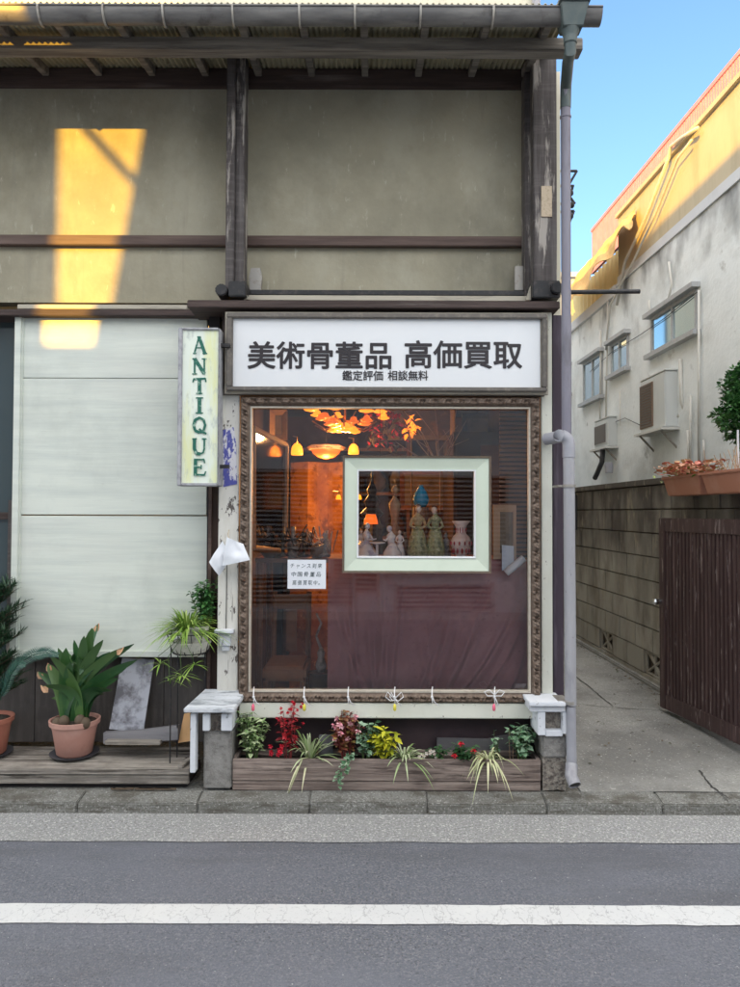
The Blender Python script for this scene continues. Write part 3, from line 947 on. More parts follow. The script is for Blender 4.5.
# ---- left bay: shutter panel, boards, glass door
px = []
sh = MB()
pz = [(316, 378.5), (378.6, 515.2), (516, 655)]
for (a, b) in pz:
    sh.pbox(18, a, 207, b + (-.4 if b < 600 else 0), 4.42, 4.455)
shut = sh.build('shutter', 'shutter_paint', shop, bevel=.0025, label='large pale mint white panelled shutter')
MB().pbox(12, 316, 18.5, 658, 4.4, 4.46).build('shutter_stile', 'shutter_paint', shut, bevel=.002)
MB().pbox(12, 651, 207, 657, 4.405, 4.42).build('shutter_rail', 'shutter_paint', shut, bevel=.002)
MB().pbox(18.5, 316, 21, 651, 4.412, 4.42).build('shutter_bead', 'shutter_paint', shut)
mb = MB()
for px0 in range(-180, 207, 43):
    mb.pbox(px0, 656, px0 + 42.4, 742, 4.5, 4.54)
mb.build('base_boards', 'base_board', shop, bevel=.002)
MB().pbox(-190, 314, 12, 656, 4.52, 4.56).build('shop_door', 'dark_glass', shop, label='dark glass door mostly hidden at the shutter edge')
MB().pbox(7, 500, 12, 656, 4.46, 4.5).build('door_jamb', 'dark_timber', shop)
MB().pbox(-185, 512, 9, 519, 4.5, 4.525).build('door_rail', 'dark_timber_h', shop)
# ---- body of the house behind
H = 5.8
MB().box(-3.4, 1.08, 5.02, 5.12, rz(5.05) + .01, H).build('rear_wall', 'cream_wall', shop, label='cream set-back wall above the eave')
MB().box(1.02 + .07, 1.15, 4.45, 13, 0.0, rz(4.45) - .03).build('side_wall', 'cream_wall', shop)
MB().box(1.08, 1.15, 5.02, 13, rz(5.05) + .01, H).build('side_wall', 'cream_wall', shop)
MB().box(-3.4, -3.3, 4.45, 13, 0.0, 4.2).build('side_wall', 'cream_wall', shop)
MB().box(-3.4, 1.15, 12.9, 13, 0.0, H).build('back_wall', 'cream_wall', shop)
MB().box(-3.45, 1.2, 5.0, 13.05, H, H + .08).build('flat_roof', 'gutter_metal', shop)
q = W(533, 4, 5.0)
MB().tube([(q.x + .02, 5.0, H), (q.x + .02, 5.0, rz(5.0) + .05)], .03, 10).build('upper_pipe', 'pipe_plastic', shop, smooth='auto')

# ------------------------------------------------------------------ signs
sg = thing('sign_board', 'wide white sign board with bold black Japanese lettering in a dark frame', 'sign', W(386, 391, 4.16))
mb = MB()
a0, a1 = W(226, 353, 4.14).x, W(547.5, 353, 4.14).x
z1, z0 = (W(226, 315.5, 4.14).z + W(547, 310.5, 4.14).z) / 2, (W(226, 391, 4.14).z + W(547, 391, 4.14).z) / 2
MB().box(a0 + .035, a1 - .035, 4.165, 4.185, z0 + .025, z1 - .025).build('panel', 'sign_white', sg)
fr = MB()
t = .034
fr.box(a0, a1, 4.14, 4.19, z1 - .028, z1)
fr.box(a0, a1, 4.14, 4.19, z0, z0 + .024)
fr.box(a0, a0 + t, 4.14, 4.19, z0 + .024, z1 - .028)
fr.box(a1 - t + .006, a1, 4.14, 4.19, z0 + .024, z1 - .028)
fr.build('frame', 'sign_frame', sg, bevel=.005)
MB().box(a0 - .012, a1 + .012, 4.17, 4.2, z0 - .012, z1 + .012).build('frame_edge', 'ledge_pale', sg)
for (body, nm, xa_, xb_, ya_, yb_, off) in (('美術骨董品', 'lettering', 247.5, 391.5, 341, 369.5, .02), ('高価買取', 'lettering', 404.5, 522.5, 340, 369, .02), ('鑑定評価', 'small_lettering', 342.5, 383, 370.5, 380.5, .012), ('相談無料', 'small_lettering', 388, 428, 370.5, 380.5, .012)):
    p, q = W(xa_, ya_, 4.163), W(xb_, yb_, 4.163)
    text_obj(body, nm, 'ink_black', sg, ((p.x + q.x) / 2, 4.1635, (p.z + q.z) / 2), width=q.x - p.x - (.008 if off > .015 else 0), height=p.z - q.z - (.008 if off > .015 else 0), offset=off, extrude=.0012)

# ANTIQUE sign
an = thing('antique_sign', 'narrow upright pale sign with green letters spelling ANTIQUE beside the shutter', 'sign', W(198, 486, 4.25))
A = [W(176.5, 327.5, 4.1), W(217, 328.5, 4.1), W(218, 485.5, 4.1), W(176.5, 486, 4.1)]
AD = 4.1
xa0, xa1 = W(178, 400, AD).x, W(219.5, 400, AD).x
za1, za0 = W(198, 328, AD).z, W(198, 486, AD).z
MB().box(xa0 + .012, xa1 - .004, AD, AD + .1, za0 + .01, za1 - .01).build('board', 'antique_board', an, bevel=.003)
fr = MB()
fr.box(xa0, xa0 + .024, AD - .012, AD + .1, za0, za1)
fr.box(xa1 - .008, xa1, AD - .012, AD + .1, za0, za1)
fr.box(xa0 + .024, xa1 - .008, AD - .012, AD + .1, za0, za0 + .016)
fr.box(xa0 + .024, xa1 - .008, AD - .012, AD + .1, za1 - .013, za1)
fr.build('frame', 'antique_frame', an, bevel=.004)
MB().box(xa1, xa1 + .05, AD + .02, AD + .05, za1 - .1, za1 - .08).build('bracket', 'iron_black', an)
MB().box(xa1, xa1 + .05, AD + .02, AD + .05, za0 + .1, za0 + .12).build('bracket', 'iron_black', an)
# letters as painted strokes: list of polylines w/ widths in unit cell
LET = {
    'A': [([(.05, 0), (.42, 1)], .14), ([(.42, 1), (.9, 0)], .26), ([(.22, .36), (.72, .36)], .1), ([(-.02, .03), (.2, .03)], .09), ([(.72, .03), (1.05, .03)], .09), ([(.3, 1), (.55, 1)], .1)],
    'N': [([(.15, 0), (.15, 1)], .13), ([(.15, .98), (.85, .05)], .26), ([(.85, 0), (.85, 1)], .12), ([(0, .03), (.3, .03)], .09), ([(.68, .97), (1, .97)], .09), ([(0, .97), (.25, .97)], .1)],
    'T': [([(.5, 0), (.5, .93)], .25), ([(.08, .93), (.92, .96)], .14), ([(.08, .93), (.03, .74)], .1), ([(.92, .96), (.96, .76)], .1), ([(.28, .03), (.72, .03)], .09)],
    'I': [([(.5, 0), (.5, 1)], .26), ([(.25, .03), (.75, .03)], .09), ([(.25, .97), (.75, .97)], .09)],
    'Q': [([(.5, .98), (.2, .85), (.08, .5), (.2, .15), (.5, .03)], .2), ([(.5, .98), (.8, .85), (.92, .5), (.8, .15), (.55, .03)], .17), ([(.5, .25), (.75, .05), (1.0, -.04)], .15)],
    'U': [([(.14, 1), (.14, .35), (.3, .06), (.55, .03)], .24), ([(.55, .03), (.78, .12), (.86, .35), (.86, 1)], .12), ([(0, .97), (.3, .97)], .09), ([(.7, .97), (1, .97)], .09)],
    'E': [([(.22, 0), (.22, 1)], .25), ([(.22, .05), (.88, .03)], .13), ([(.22, .95), (.84, .97)], .12), ([(.22, .5), (.64, .5)], .11), ([(.88, .03), (.96, .24)], .1), ([(.84, .97), (.88, .76)], .09), ([(.64, .4), (.64, .62)], .09)],
}
lm = MB()
ys = [(337, 354), (358.5, 374.5), (378, 394), (397.5, 413.5), (417.5, 433), (438.5, 454.5), (459, 475.5)]
for ch, (ya, yb) in zip('ANTIQUE', ys):
    c0 = W(192.5 + (1 if ch in 'A' else 0), yb, AD)
    c1 = W(206.5, ya, AD)
    if ch == 'I':
        pass
    wx, wz = c1.x - c0.x, c1.z - c0.z
    for poly, sw in LET[ch]:
        for i in range(len(poly) - 1):
            p = Vector((c0.x + poly[i][0] * wx, 0, c0.z + poly[i][1] * wz))
            q = Vector((c0.x + poly[i + 1][0] * wx, 0, c0.z + poly[i + 1][1] * wz))
            d = (q - p)
            nrm = Vector((-d.z, 0, d.x)).normalized() * sw * wx * .5
            e = d.normalized() * .0015
            dd = AD - .0015 - .00013 * len(lm.f) / 6
            v8 = [p - nrm - e, q - nrm + e, q + nrm + e, p + nrm - e]
            lm.prism([Vector((v.x, dd, v.z)) for v in v8], (0, .001, 0))
lm.build('lettering', 'antique_green', an)

# poster on the post + hanging paper bags
po = MB()
pp = [W(223, 430, FD - .004), W(233.5, 427, FD - .004), W(236, 440, FD - .004), W(237, 484, FD - .004), W(223, 487, FD - .004)]
po = MB().prism(pp, (0, .003, 0)).build('peeling_poster', 'poster_blue', None, org=W(230, 487, FD))
tag(po, 'torn blue and white poster peeling off the white post', 'poster')
bag = thing('hanging_paper', 'two crumpled white paper sheets hung from a cord on the white post', 'paper', W(230, 572, 4.16))


def sheet(pts, d0, amp, seed, name='sheet', mat='paper', parent=None):
    a, b, c_, d_ = [W(p[0], p[1], dd) for p, dd in zip(pts, d0)]

    def fn(u, v):
        p = a.lerp(b, u).lerp(d_.lerp(c_, u), v)
        return p + Vector((0, amp * noise.noise(Vector((u * 2.3 + seed, v * 2.3, 0))) - amp * math.sin(math.pi * u) * .8, 0))
    mb = grid_mesh(10, 10, fn)
    n = len(mb.v)
    mb.v += [v + Vector((0, .003, 0)) for v in mb.v]
    mb.f += [tuple(i + n for i in f[::-1]) for f in mb.f]
    return mb.build(name, mat, parent, smooth=True)


sheet([(227, 537), (243, 544), (250, 560), (222, 566)], (4.12, 4.13, 4.1, 4.12), .014, 1.2, parent=bag)
sheet([(222, 541), (233, 556), (219, 576), (209, 562)], (4.15, 4.14, 4.15, 4.15), .014, 5.2, parent=bag)
MB().tube([W(229, 530, 4.21), W(228, 534, 4.18), W(229, 540, 4.14)], .003, 6).build('cord', 'label_beige', bag)
# hand-written note on the glass (inside)
nt_ = thing('handwritten_note', 'small white handwritten Japanese note taped on the window glass', 'note', W(307, 588, 4.25))
q0, q1 = W(288, 559.5, 4.25), W(326, 588.5, 4.25)
MB().box(q0.x, q1.x, 4.231, 4.233, q1.z, q0.z).build('sheet', 'paper', nt_)
for k, s_ in enumerate(('チャンス到来', '中国骨董品', '高価買取中。')):
    cc = W(306.5, 565.5 + k * 8.4, 4.249)
    text_obj(s_, 'handwriting', 'note_ink', nt_, (cc.x, 4.2305, cc.z), width=.18 - .012 * k, height=.028, spacing=1.35, extrude=.0004)

# ribbons tied on the window frame
RB = [(253.5, 'ribbon_pink', 0), (304, 'ribbon_yellow', 0), (348, None, 0), (394.5, 'ribbon_yellow', 1), (432, None, 0), (494.5, 'ribbon_pink', 2)]
RL = ['white ribbon with pink end nearest the left window corner', 'white ribbon with yellow end above the red plant', 'plain white ribbon above the pink flowered coleus', 'white looped ribbon with yellow end above the striped spider plant', 'plain white ribbon with a loose tail above the middle planter', 'white ribbon tied in a bow with pink tag, towards the drain pipe']
for (rxp, tipm, st), lb in zip(RB, RL):
    b0 = W(rxp, 690, 4.14)
    rb = thing('ribbon', lb, 'ribbon', W(rxp, 712, 4.14), 'ribbons tied along the window frame')
    mb = MB()
    P = lambda dx, dy, dd=4.135: W(rxp + dx, dy, dd)
    mb.tube([P(.5, 687, 4.2), P(0, 691, 4.14), P(0, 697), P(.6, 704)], .0035, 6)
    mb.tube([P(0, 696), P(2.5, 702), P(7 if st < 2 else 4, 706)], .0028, 5)
    if st == 1:
        for s_ in (-1, 1, -.5):
            mb.tube([P(0, 699), P(s_ * 7, 692), P(s_ * 9, 697), P(s_ * 4, 701), P(0, 700)], .0028, 5)
    if st == 2:
        for s_ in (-1, 1):
            mb.tube([P(0, 695), P(s_ * 5, 690), P(s_ * 10, 692), P(s_ * 7, 696), P(0, 696)], .0032, 5)
    mb.ball(P(0, 697), .007, .005, .008, 8)
    mb.build('bow', 'ribbon_white', rb, smooth=True)
    if tipm:
        mb = MB()
        mb.lathe(P(-.5 if tipm == 'ribbon_pink' else .3, 711), [(.004, 0), (.009, .006), (.009, .028), (.003, .04)], 8)
        mb.build('bead', tipm, rb, smooth=True)

# ------------------------------------------------------------------ stone posts with wooden caps
sp = thing('stone_post', 'low grey stone post with wide slanted white wooden cap between deck and planter', 'post', W(221, 787, 4.1), 'low stone posts at both ends of the planter')
mb = MB().pbox(203.5, 732, 231.5, 789, 4.09, 4.3)
mb.build('shaft', 'stone_post', sp, bevel=.008)
mb = MB()
c0, c1 = W(184, 713, 4.05), W(236, 713, 4.05)
zc = W(200, 710, 4.05).z
mb.hexa([(c0.x, 4.03, zc - .012), (c1.x - .005, 4.03, zc - .012), (c1.x + .03, 4.24, zc + .045), (c0.x + .07, 4.24, zc + .045), (c0.x, 4.03, zc + .014), (c1.x - .005, 4.03, zc + .014), (c1.x + .03, 4.24, zc + .07), (c0.x + .07, 4.24, zc + .07)])
mb.build('cap', 'cap_top_paint', sp, bevel=.005)
mb = MB()
mb.pbox(221, 714, 232, 731, 4.06, 4.27)
mb.pbox(202.5, 714, 209.5, 731, 4.06, 4.09)
mb.pbox(190, 714, 195.5, 773, 4.06, 4.12)
mb.build('cap_board', 'cap_paint', sp, bevel=.003)
MB().pbox(209, 714, 222, 733, 4.12, 4.25).build('mortar_core', 'broken_mortar', sp)
sp2 = thing('stone_post', 'low broken stone post with boxed white wooden cap beside the drain pipe', 'post', W(553, 790, 4.1), 'low stone posts at both ends of the planter')
mb = MB().pbox(542.5, 735, 567, 758, 4.08, 4.3)
mb.build('shaft', 'stone_post', sp2, bevel=.008)
bm_ = MB()
q0, q1 = W(543, 757, 4.085), W(566, 791, 4.085)


def rough_box(x0, x1, y0, y1, z0, z1, amp, n=14):
    mb = MB()

    def face(o, u, v):
        def fn(s, t):
            p = Vector(o) + Vector(u) * s + Vector(v) * t
            k = noise.noise(p * 28) * amp + noise.noise(p * 70) * amp * .4
            c = Vector(((x0 + x1) / 2, (y0 + y1) / 2, (z0 + z1) / 2))
            return p + (p - c).normalized() * k
        g = grid_mesh(n, n, fn)
        mb.add(g.v, g.f)
    dx, dy, dz = x1 - x0, y1 - y0, z1 - z0
    face((x0, y0, z0), (dx, 0, 0), (0, 0, dz))
    face((x0, y1, z0), (dx, 0, 0), (0, 0, dz))
    face((x0, y0, z0), (0, dy, 0), (0, 0, dz))
    face((x1, y0, z0), (0, dy, 0), (0, 0, dz))
    face((x0, y0, z1), (dx, 0, 0), (0, dy, 0))
    return mb


rough_box(q0.x, q1.x, 4.095, 4.3, q1.z, q0.z, .012).build('broken_base', 'broken_mortar', sp2, smooth=True)
mb = MB()
mb.pbox(529.5, 702.5, 566, 706.5, 4.02, 4.26)
mb.pbox(530.5, 706.5, 565.5, 712, 4.045, 4.24)
mb.pbox(538, 712, 545.5, 735.5, 4.05, 4.24)
mb.pbox(563, 712, 567, 734, 4.05, 4.24)
mb.pbox(545.5, 730.5, 563, 736.5, 4.06, 4.24)
mb.build('cap', 'cap_paint', sp2, bevel=.003)
rough_box(W(545, 712, 4.1).x, W(563, 712, 4.1).x, 4.1, 4.22, W(550, 731, 4.1).z, W(550, 712, 4.1).z, .006).build('mortar_core', 'broken_mortar', sp2, smooth=True)

# ------------------------------------------------------------------ planter
pl = thing('planter_box', 'long low weathered timber planter box under the shop window', 'planter', W(386, 788, 4.1))
q0, q1 = W(232.5, 759, 4.09), W(541, 784, 4.09)
zt, zb = W(386, 760, 4.09).z, W(386, 781, 4.09).z
MB().box(q0.x, q1.x, 4.09, 4.115, zb, zt).build('front_board', 'planter_wood', pl, bevel=.003)
MB().box(q0.x, q1.x, 4.095, 4.2, .075, zb - .004).build('base_board', 'planter_wood', pl, bevel=.003)
MB().box(q0.x, q1.x, 4.255, 4.275, zb, zt).build('back_board', 'planter_wood', pl, bevel=.003)
MB().box(q0.x, q0.x + .02, 4.115, 4.255, zb, zt).build('end_board', 'planter_wood', pl)
MB().box(q1.x - .02, q1.x, 4.115, 4.255, zb, zt).build('end_board', 'planter_wood', pl)
ps = grid_mesh(60, 6, lambda u, v: (q0.x + .02 + (q1.x - q0.x - .04) * u, 4.116 + .138 * v, zt - .03 + .008 * noise.noise(Vector((u * 60, v * 6, 0)))))
ps.build('planter_soil', 'soil', pl, smooth=True)
SZ = zt - .03
pc = lambda px: W(px, 757, 4.17).x
# slate leaning behind
sl = MB().prism([W(437, 738, 4.26), W(488, 739, 4.26), W(500, 736, 4.26), W(525, 732, 4.26), W(529, 742, 4.26), W(529, 762, 4.26), W(437, 762, 4.26)], (0, .012, 0)).build('stone_slab', 'slate_grey', None, org=W(483, 760, 4.26))
tag(sl, 'dark grey stone slab leaning behind the planter plants', 'slab')
MB_st = MB().pbox(319, 735, 333, 764, 4.24, 4.25).build('plant_marker', 'grey_plank', None, org=W(326, 764, 4.24), bevel=.002)
tag(MB_st, 'small grey plastic plate standing behind the spider plant', 'plate')


def bush_plant(name, label, cat, cx, cy, w, h, n, size, mat, ratio=.62, stem_mat='stem_green', group='plants in the window planter', z0=None, depth=.07, nst=7):
    z0 = SZ if z0 is None else z0
    t = thing(name, label, cat, (cx, cy, z0), group)
    fol, st = MB(), MB()
    for s in range(nst):
        a = random.uniform(0, 6.28)
        rr = random.uniform(.2, 1)
        top = Vector((cx + math.cos(a) * w * .45 * rr, cy + math.sin(a) * depth * rr, z0 + h * random.uniform(.55, 1)))
        base = Vector((cx + math.cos(a) * w * .1, cy + math.sin(a) * .02, z0 - .01))
        mid = base.lerp(top, .5) + Vector((0, 0, h * .08))
        st.tube([base, mid, top], [.003, .0025, .0015], 5)
        m = max(3, n // nst)
        for k in range(m):
            u = .25 + .75 * (k + random.random()) / m
            p = base.lerp(mid, u * 2) if u < .5 else mid.lerp(top, u * 2 - 1)
            aa = random.uniform(0, 6.28)
            d = Vector((math.cos(aa), math.sin(aa), random.uniform(-.2, .7)))
            L = size * random.uniform(.6, 1.2)
            fol.leaf(p + d * .004, d, L, L * ratio, curl=random.uniform(.1, .5))
    st.build('stem', stem_mat, t)
    fol.build('foliage', mat, t, smooth=False)
    return t


def spider_plant(label, cx, cy, n, L, w, mat, z0=None, droop=.75, group='plants in the window planter', rise=(50, 85), front=0.0, name='spider_plant'):
    z0 = SZ if z0 is None else z0
    t = thing(name, label, 'plant', (cx, cy, z0), group)
    b = MB()
    for i in range(n):
        a = i * 2.399 + random.uniform(-.3, .3)
        b.blade((cx + math.cos(a) * .008, cy + math.sin(a) * .008, z0), a, L * random.uniform(.65, 1.1), w * random.uniform(.8, 1.1), R(random.uniform(*rise)), droop * random.uniform(.7, 1.15), n=9)
    b.build('leaves', mat, t, smooth=True)
    return t


bush_plant('variegated_bush', 'pale green variegated leafy bush at the stone post end of the planter', 'plant', pc(252), 4.17, .25, .28, 330, .038, 'leaf_variegated', nst=16)
t = bush_plant('red_plant', 'tall red stemmed plant with crimson leaves in the planter', 'plant', pc(288), 4.18, .17, .33, 130, .034, 'leaf_red', stem_mat='stem_red', ratio=.55, nst=10)
fl = MB()
for _ in range(26):
    p = Vector((pc(288) + random.uniform(-.07, .09), 4.18 + random.uniform(-.04, .04), SZ + random.choice((.29, .27, .3, .22, .31)) + random.uniform(-.03, .02)))
    for k in range(5):
        a = k * 1.257
        fl.leaf(p, (math.cos(a), -.5, math.sin(a)), .012, .011)
for _ in range(12):
    p = Vector((pc(277) + random.uniform(-.035, .035), 4.15 + random.uniform(-.02, .02), SZ + random.uniform(.04, .1)))
    for k in range(5):
        a = k * 1.257
        fl.leaf(p, (math.cos(a), -.6, math.sin(a)), .016, .014)
fl.build('blossoms', 'petal_red', t)
sp_ = spider_plant('green and cream spider plant with a long runner over the planter edge', pc(310), 4.17, 46, .3, .013, 'leaf_spider', droop=.55, rise=(30, 82))
rn = MB()
rn.tube([(pc(310), 4.16, SZ + .02), (pc(304), 4.08, SZ + .04), (pc(297), 4.06, SZ - .05), (pc(291), 4.055, SZ - .14)], [.004, .004, .005, .002], 6)
rn.blade((pc(309), 4.16, SZ), 4.1, .2, .013, R(35), 1.2)
rn.blade((pc(310), 4.17, SZ), 4.5, .17, .013, R(35), 1.3)
rn.build('runner', 'leaf_spider_pale', sp_, smooth=True)
t = bush_plant('coleus', 'brownish red coleus with pale pink flowers in the planter', 'plant', pc(346), 4.17, .19, .28, 280, .038, 'leaf_coleus', ratio=.75, stem_mat='stem_red', nst=14)
fl = MB()
for _ in range(16):
    p = Vector((pc(346) + random.uniform(-.075, .08), 4.13 + random.uniform(-.03, .05), SZ + random.uniform(.13, .25)))
    for k in range(5):
        a = k * 1.257
        fl.leaf(p, (math.cos(a), -.5, math.sin(a)), .02, .018)
fl.build('blossoms', 'petal_pink', t)
t = bush_plant('ivy', 'small blue green ivy beside the coleus trailing over the planter', 'ivy', pc(366), 4.17, .17, .22, 150, .032, 'leaf_ivy', ratio=.9, nst=10)
tr = MB()
for k in range(60):
    u = random.random()
    p = Vector((pc(352) - .07 * u + random.uniform(-.02, .02), 4.1 - .05 * math.sin(u * 2), SZ + .06 - .16 * u * u + random.uniform(-.015, .015)))
    tr.leaf(p, (random.uniform(-1, 1), -1, random.uniform(-.5, .6)), .028, .024)
tr.build('trailing_shoot', 'leaf_ivy', t)
bush_plant('yellow_shrub', 'bright yellow leaved shrub in the middle of the planter', 'plant', pc(384), 4.16, .19, .23, 150, .056, 'leaf_yellow', ratio=.42, nst=10)
spider_plant('white striped spider plant right of the yellow shrub', pc(404), 4.15, 52, .24, .012, 'leaf_spider', droop=.75, rise=(25, 80))
t = bush_plant('primrose', 'low seedling with tiny white and pink flowers near the stone slab', 'flower', pc(436), 4.14, .14, .1, 110, .026, 'leaf_dark', nst=8)
fl = MB()
for _ in range(9):
    p = Vector((pc(426) + random.uniform(-.05, .06), 4.125, SZ + random.uniform(.03, .08)))
    for k in range(5):
        a = k * 1.257
        fl.leaf(p, (math.cos(a), -.5, math.sin(a)), .013, .012)
fl.build('blossoms', 'petal_white', t)
t = bush_plant('primrose', 'low green primrose with two crimson flowers in front of the slab', 'flower', pc(462), 4.14, .16, .11, 130, .034, 'leaf_dark', nst=8)
fl = MB()
for (fx, fz) in ((460, .115), (472, .075), (453, .05), (478, .04)):
    p = Vector((pc(fx), 4.11, SZ + fz))
    for k in range(6):
        a = k * 1.047
        fl.leaf(p, (math.cos(a), -.35, math.sin(a)), .019, .017)
fl.build('blossoms', 'petal_red', t)
spider_plant('cream leaved spider plant hanging low over the planter front', pc(487), 4.12, 46, .27, .012, 'leaf_spider_pale', droop=1.15, rise=(35, 82))
bush_plant('ivy', 'small variegated ivy sprig standing behind the cream spider plant', 'ivy', pc(497), 4.22, .07, .14, 26, .03, 'leaf_ivy', ratio=.9, nst=4)
bush_plant('ivy', 'bushy variegated ivy at the drain pipe end of the planter', 'ivy', pc(523), 4.16, .19, .2, 190, .042, 'leaf_ivy', ratio=.85, nst=11)
sk = MB()
sk.tube([(pc(511), 4.2, SZ), (pc(510), 4.2, SZ + .17)], .0022, 5)
sk.tube([(pc(514), 4.2, SZ), (pc(514.5), 4.2, SZ + .16)], .0022, 5)
tag(sk.build('plant_stick', 'wood_tan', None, org=(pc(512), 4.2, SZ)), 'pair of thin plant sticks beside the ivy at the drain pipe end', 'stick')

# ------------------------------------------------------------------ deck on the left
dk = thing('wooden_deck', 'low weathered grey wooden deck in front of the shutter', 'deck', (-1.7, 4.3, .07))
dz = .185
ydeck = [4.10, 4.13, 4.29, 4.34, 4.49]
dxr = W(190, 765, 4.12).x
mb = MB()
yy = 4.1
for wdt in (.165, .075, .075, .075):
    z = dz + random.uniform(-.003, .003)
    mb.box(-3.3, dxr - (.0 if wdt > .1 else .02 + .05 * random.random()), yy, yy + wdt - .006, z - .03, z)
    yy += wdt
mb.build('deck_boards', 'deck_wood', dk, bevel=.003)
MB().box(-3.3, dxr - .005, 4.112, 4.14, .10, dz - .033).build('deck_fascia', 'deck_wood', dk, bevel=.003)
MB().box(-3.3, dxr - .02, 4.14, 4.46, .075, .12).build('deck_frame', 'black_gap', dk)
MB().box(dxr - .05, dxr - .02, 4.11, 4.32, dz + .001, dz + .02, rot=('Z', R(-12), (dxr - .03, 4.2, 0))).build('loose_batten', 'deck_wood', dk, bevel=.002)
# loose twigs and debris
lt = MB()
for _ in range(14):
    x0 = random.uniform(W(105, 790, 4.05).x, W(190, 790, 4.05).x)
    lt.box(x0, x0 + random.uniform(.02, .09), 4.082, 4.094, .08, .088, rot=('Z', random.uniform(-.05, .05), (x0, 4.088, 0)))
tag(lt.build('litter', 'stem_brown', None, org=(W(150, 790, 4.05).x, 4.08, .08), kind='stuff'), 'bits of dry bark lying along the foot of the deck')

DZ = dz
yd = 4.36


def pot(name, label, cx, cy, z, r, h, mat, saucer=True):
    t = thing(name, label, 'potted plant', (cx, cy, z))
    p = MB()
    p.lathe((cx, cy, z + .014), [(r * .66, 0), (r * .74, .01), (r * .9, h * .7), (r * .97, h * .86), (r * 1.04, h * .87), (r * 1.06, h), (r * .98, h), (r * .93, h * .9)], 28)
    p.build('pot', mat, t, smooth='auto')
    MB().lathe((cx, cy, z + .014 + h * .86), [(r * .9, 0), (r * .9, .012), (r * .5, .02), (.01, .022)], 18).build('potting_soil', 'soil', t, smooth=True)
    if saucer:
        MB().lathe((cx, cy, z), [(r * .8, 0), (r * 1.0, .018), (r * 1.03, .024), (r * .95, .02), (r * .8, .012)], 28).build('saucer', 'saucer_dark', t, smooth='auto')
    return t, z + .014 + h * .88


cx = W(77.5, 720, yd).x
pt, tz = pot('clivia', 'strap leaved clivia in a pink terracotta pot on the deck', cx, yd - .04, DZ, .134, .2, 'terracotta_pink')
lv, tp = MB(), MB()


def blade_to(mb, base, end, w, arch, n=16, fold=.3, tip=.22):
    base, end = Vector(base), Vector(end)
    d = end - base
    hor = Vector((d.x, d.y, 0))
    side = Vector((-hor.y, hor.x, 0)).normalized() if hor.length > .03 else Vector((1, .2, 0))
    fs_ = d.cross(Vector((0, 1, 0))).normalized()
    side = (fs_ + side * (.35 if side.dot(fs_) >= 0 else -.35)).normalized()
    b = len(mb.v)
    for i in range(n + 1):
        t = i / n
        p = base + d * t + Vector((0, 0, arch * math.sin(math.pi * t))) - Vector((hor.x, hor.y, 0)) * (.25 * math.sin(math.pi * t) * (arch > 0))
        ww = w * (min(1, .6 + t * 1.2) if t < .4 else max(.05, (1 - ((t - .4) / .6) ** 2.4) ** .6 if t < 1 else .05))
        h = Vector((0, -1, .6)).normalized() * fold * ww * .5
        mb.v += [p - side * ww * .5 + h, p, p + side * ww * .5 + h]
    for i in range(n):
        o = b + i * 3
        mb.f += [(o, o + 1, o + 4, o + 3), (o + 1, o + 2, o + 5, o + 4)]


ENDS = [(38, 672, 1), (42, 686, 1), (48, 664, 1), (50, 655, 0), (58, 648, 0), (134, 644, 0), (137, 660, 0), (122, 648, 1), (112, 690, 0), (118, 678, 0), (103, 640, 0), (92, 628, 0), (84, 636, 0), (74, 640, 0), (66, 648, 0), (98, 624, 1), (110, 652, 0), (60, 690, 0), (52, 698, 0), (104, 694, 0), (90, 650, 0), (80, 655, 0), (126, 668, 0), (70, 662, 0)]
for k_, (ex, ey, wt) in enumerate(ENDS):
    dd = yd - .04 + random.uniform(-.13, .05)
    base = (cx + random.uniform(-.05, .05), yd - .04 + random.uniform(-.03, .02), tz)
    e = W(ex, ey, dd)
    up_ = e.z - tz
    blade_to(lv, base, e, random.uniform(.062, .078), .06 if up_ < .25 else .02)
    if wt:
        dr_ = (e - Vector(base)).normalized()
        MB().leaf(e - dr_ * .05 + Vector((0, -.006, 0)), dr_, .056, .034, up=dr_.cross(Vector((0, 0, 1))).cross(dr_) + Vector((0, -1.5, 0))).build('withered_tip', 'leaf_tip', pt)
lv.build('leaves', 'leaf_strap', pt, smooth=True)
cr = MB()
for _ in range(26):
    p = (cx + .03 + random.uniform(-.035, .04), yd - .07 + random.uniform(-.03, .03), tz + .27 + random.uniform(-.03, .1))
    a = random.uniform(0, 6.28)
    cr.leaf(p, (math.cos(a) * .6, math.sin(a) * .6, 1), .085, .026)
cr.build('upper_rosette', 'leaf_strap', pt)
lump = MB()
for (lx, lz) in ((-.03, .03), (.06, .035), (-.07, .02), (.09, .02)):
    lump.ball((cx + lx, yd - .12, tz + lz), .03, .03, .034)
lump.build('bulbs', 'stem_brown', pt, smooth=True)

cx2 = W(-8, 720, yd).x
pt2, tz2 = pot('sago_palm', 'sago palm with one long frond in a red terracotta pot at the picture edge', cx2, yd - .04, DZ, .13, .21, 'terracotta')
fr_ = MB()


def frond(mb, pts, LL, n=44):
    P = [Vector(p) for p in pts]

    def cv(t):
        m = len(P) - 1
        i = min(int(t * m), m - 1)
        return P[i].lerp(P[i + 1], t * m - i)
    mb.tube([cv(k / 10) for k in range(11)], [.005 - .0003 * k for k in range(11)], 6)
    for i in range(n):
        t = .12 + .88 * i / n
        p = cv(t)
        d = (cv(min(t + .05, 1)) - cv(max(t - .05, 0))).normalized()
        for s in (-1, 1):
            side = d.cross(Vector((0, -1, .3))).normalized() * s
            L = LL * math.sin(math.pi * min(t, .93)) ** .6
            mb.leaf(p, d * .9 + side, L, .0065, up=(0, -1, .3), curl=.15)


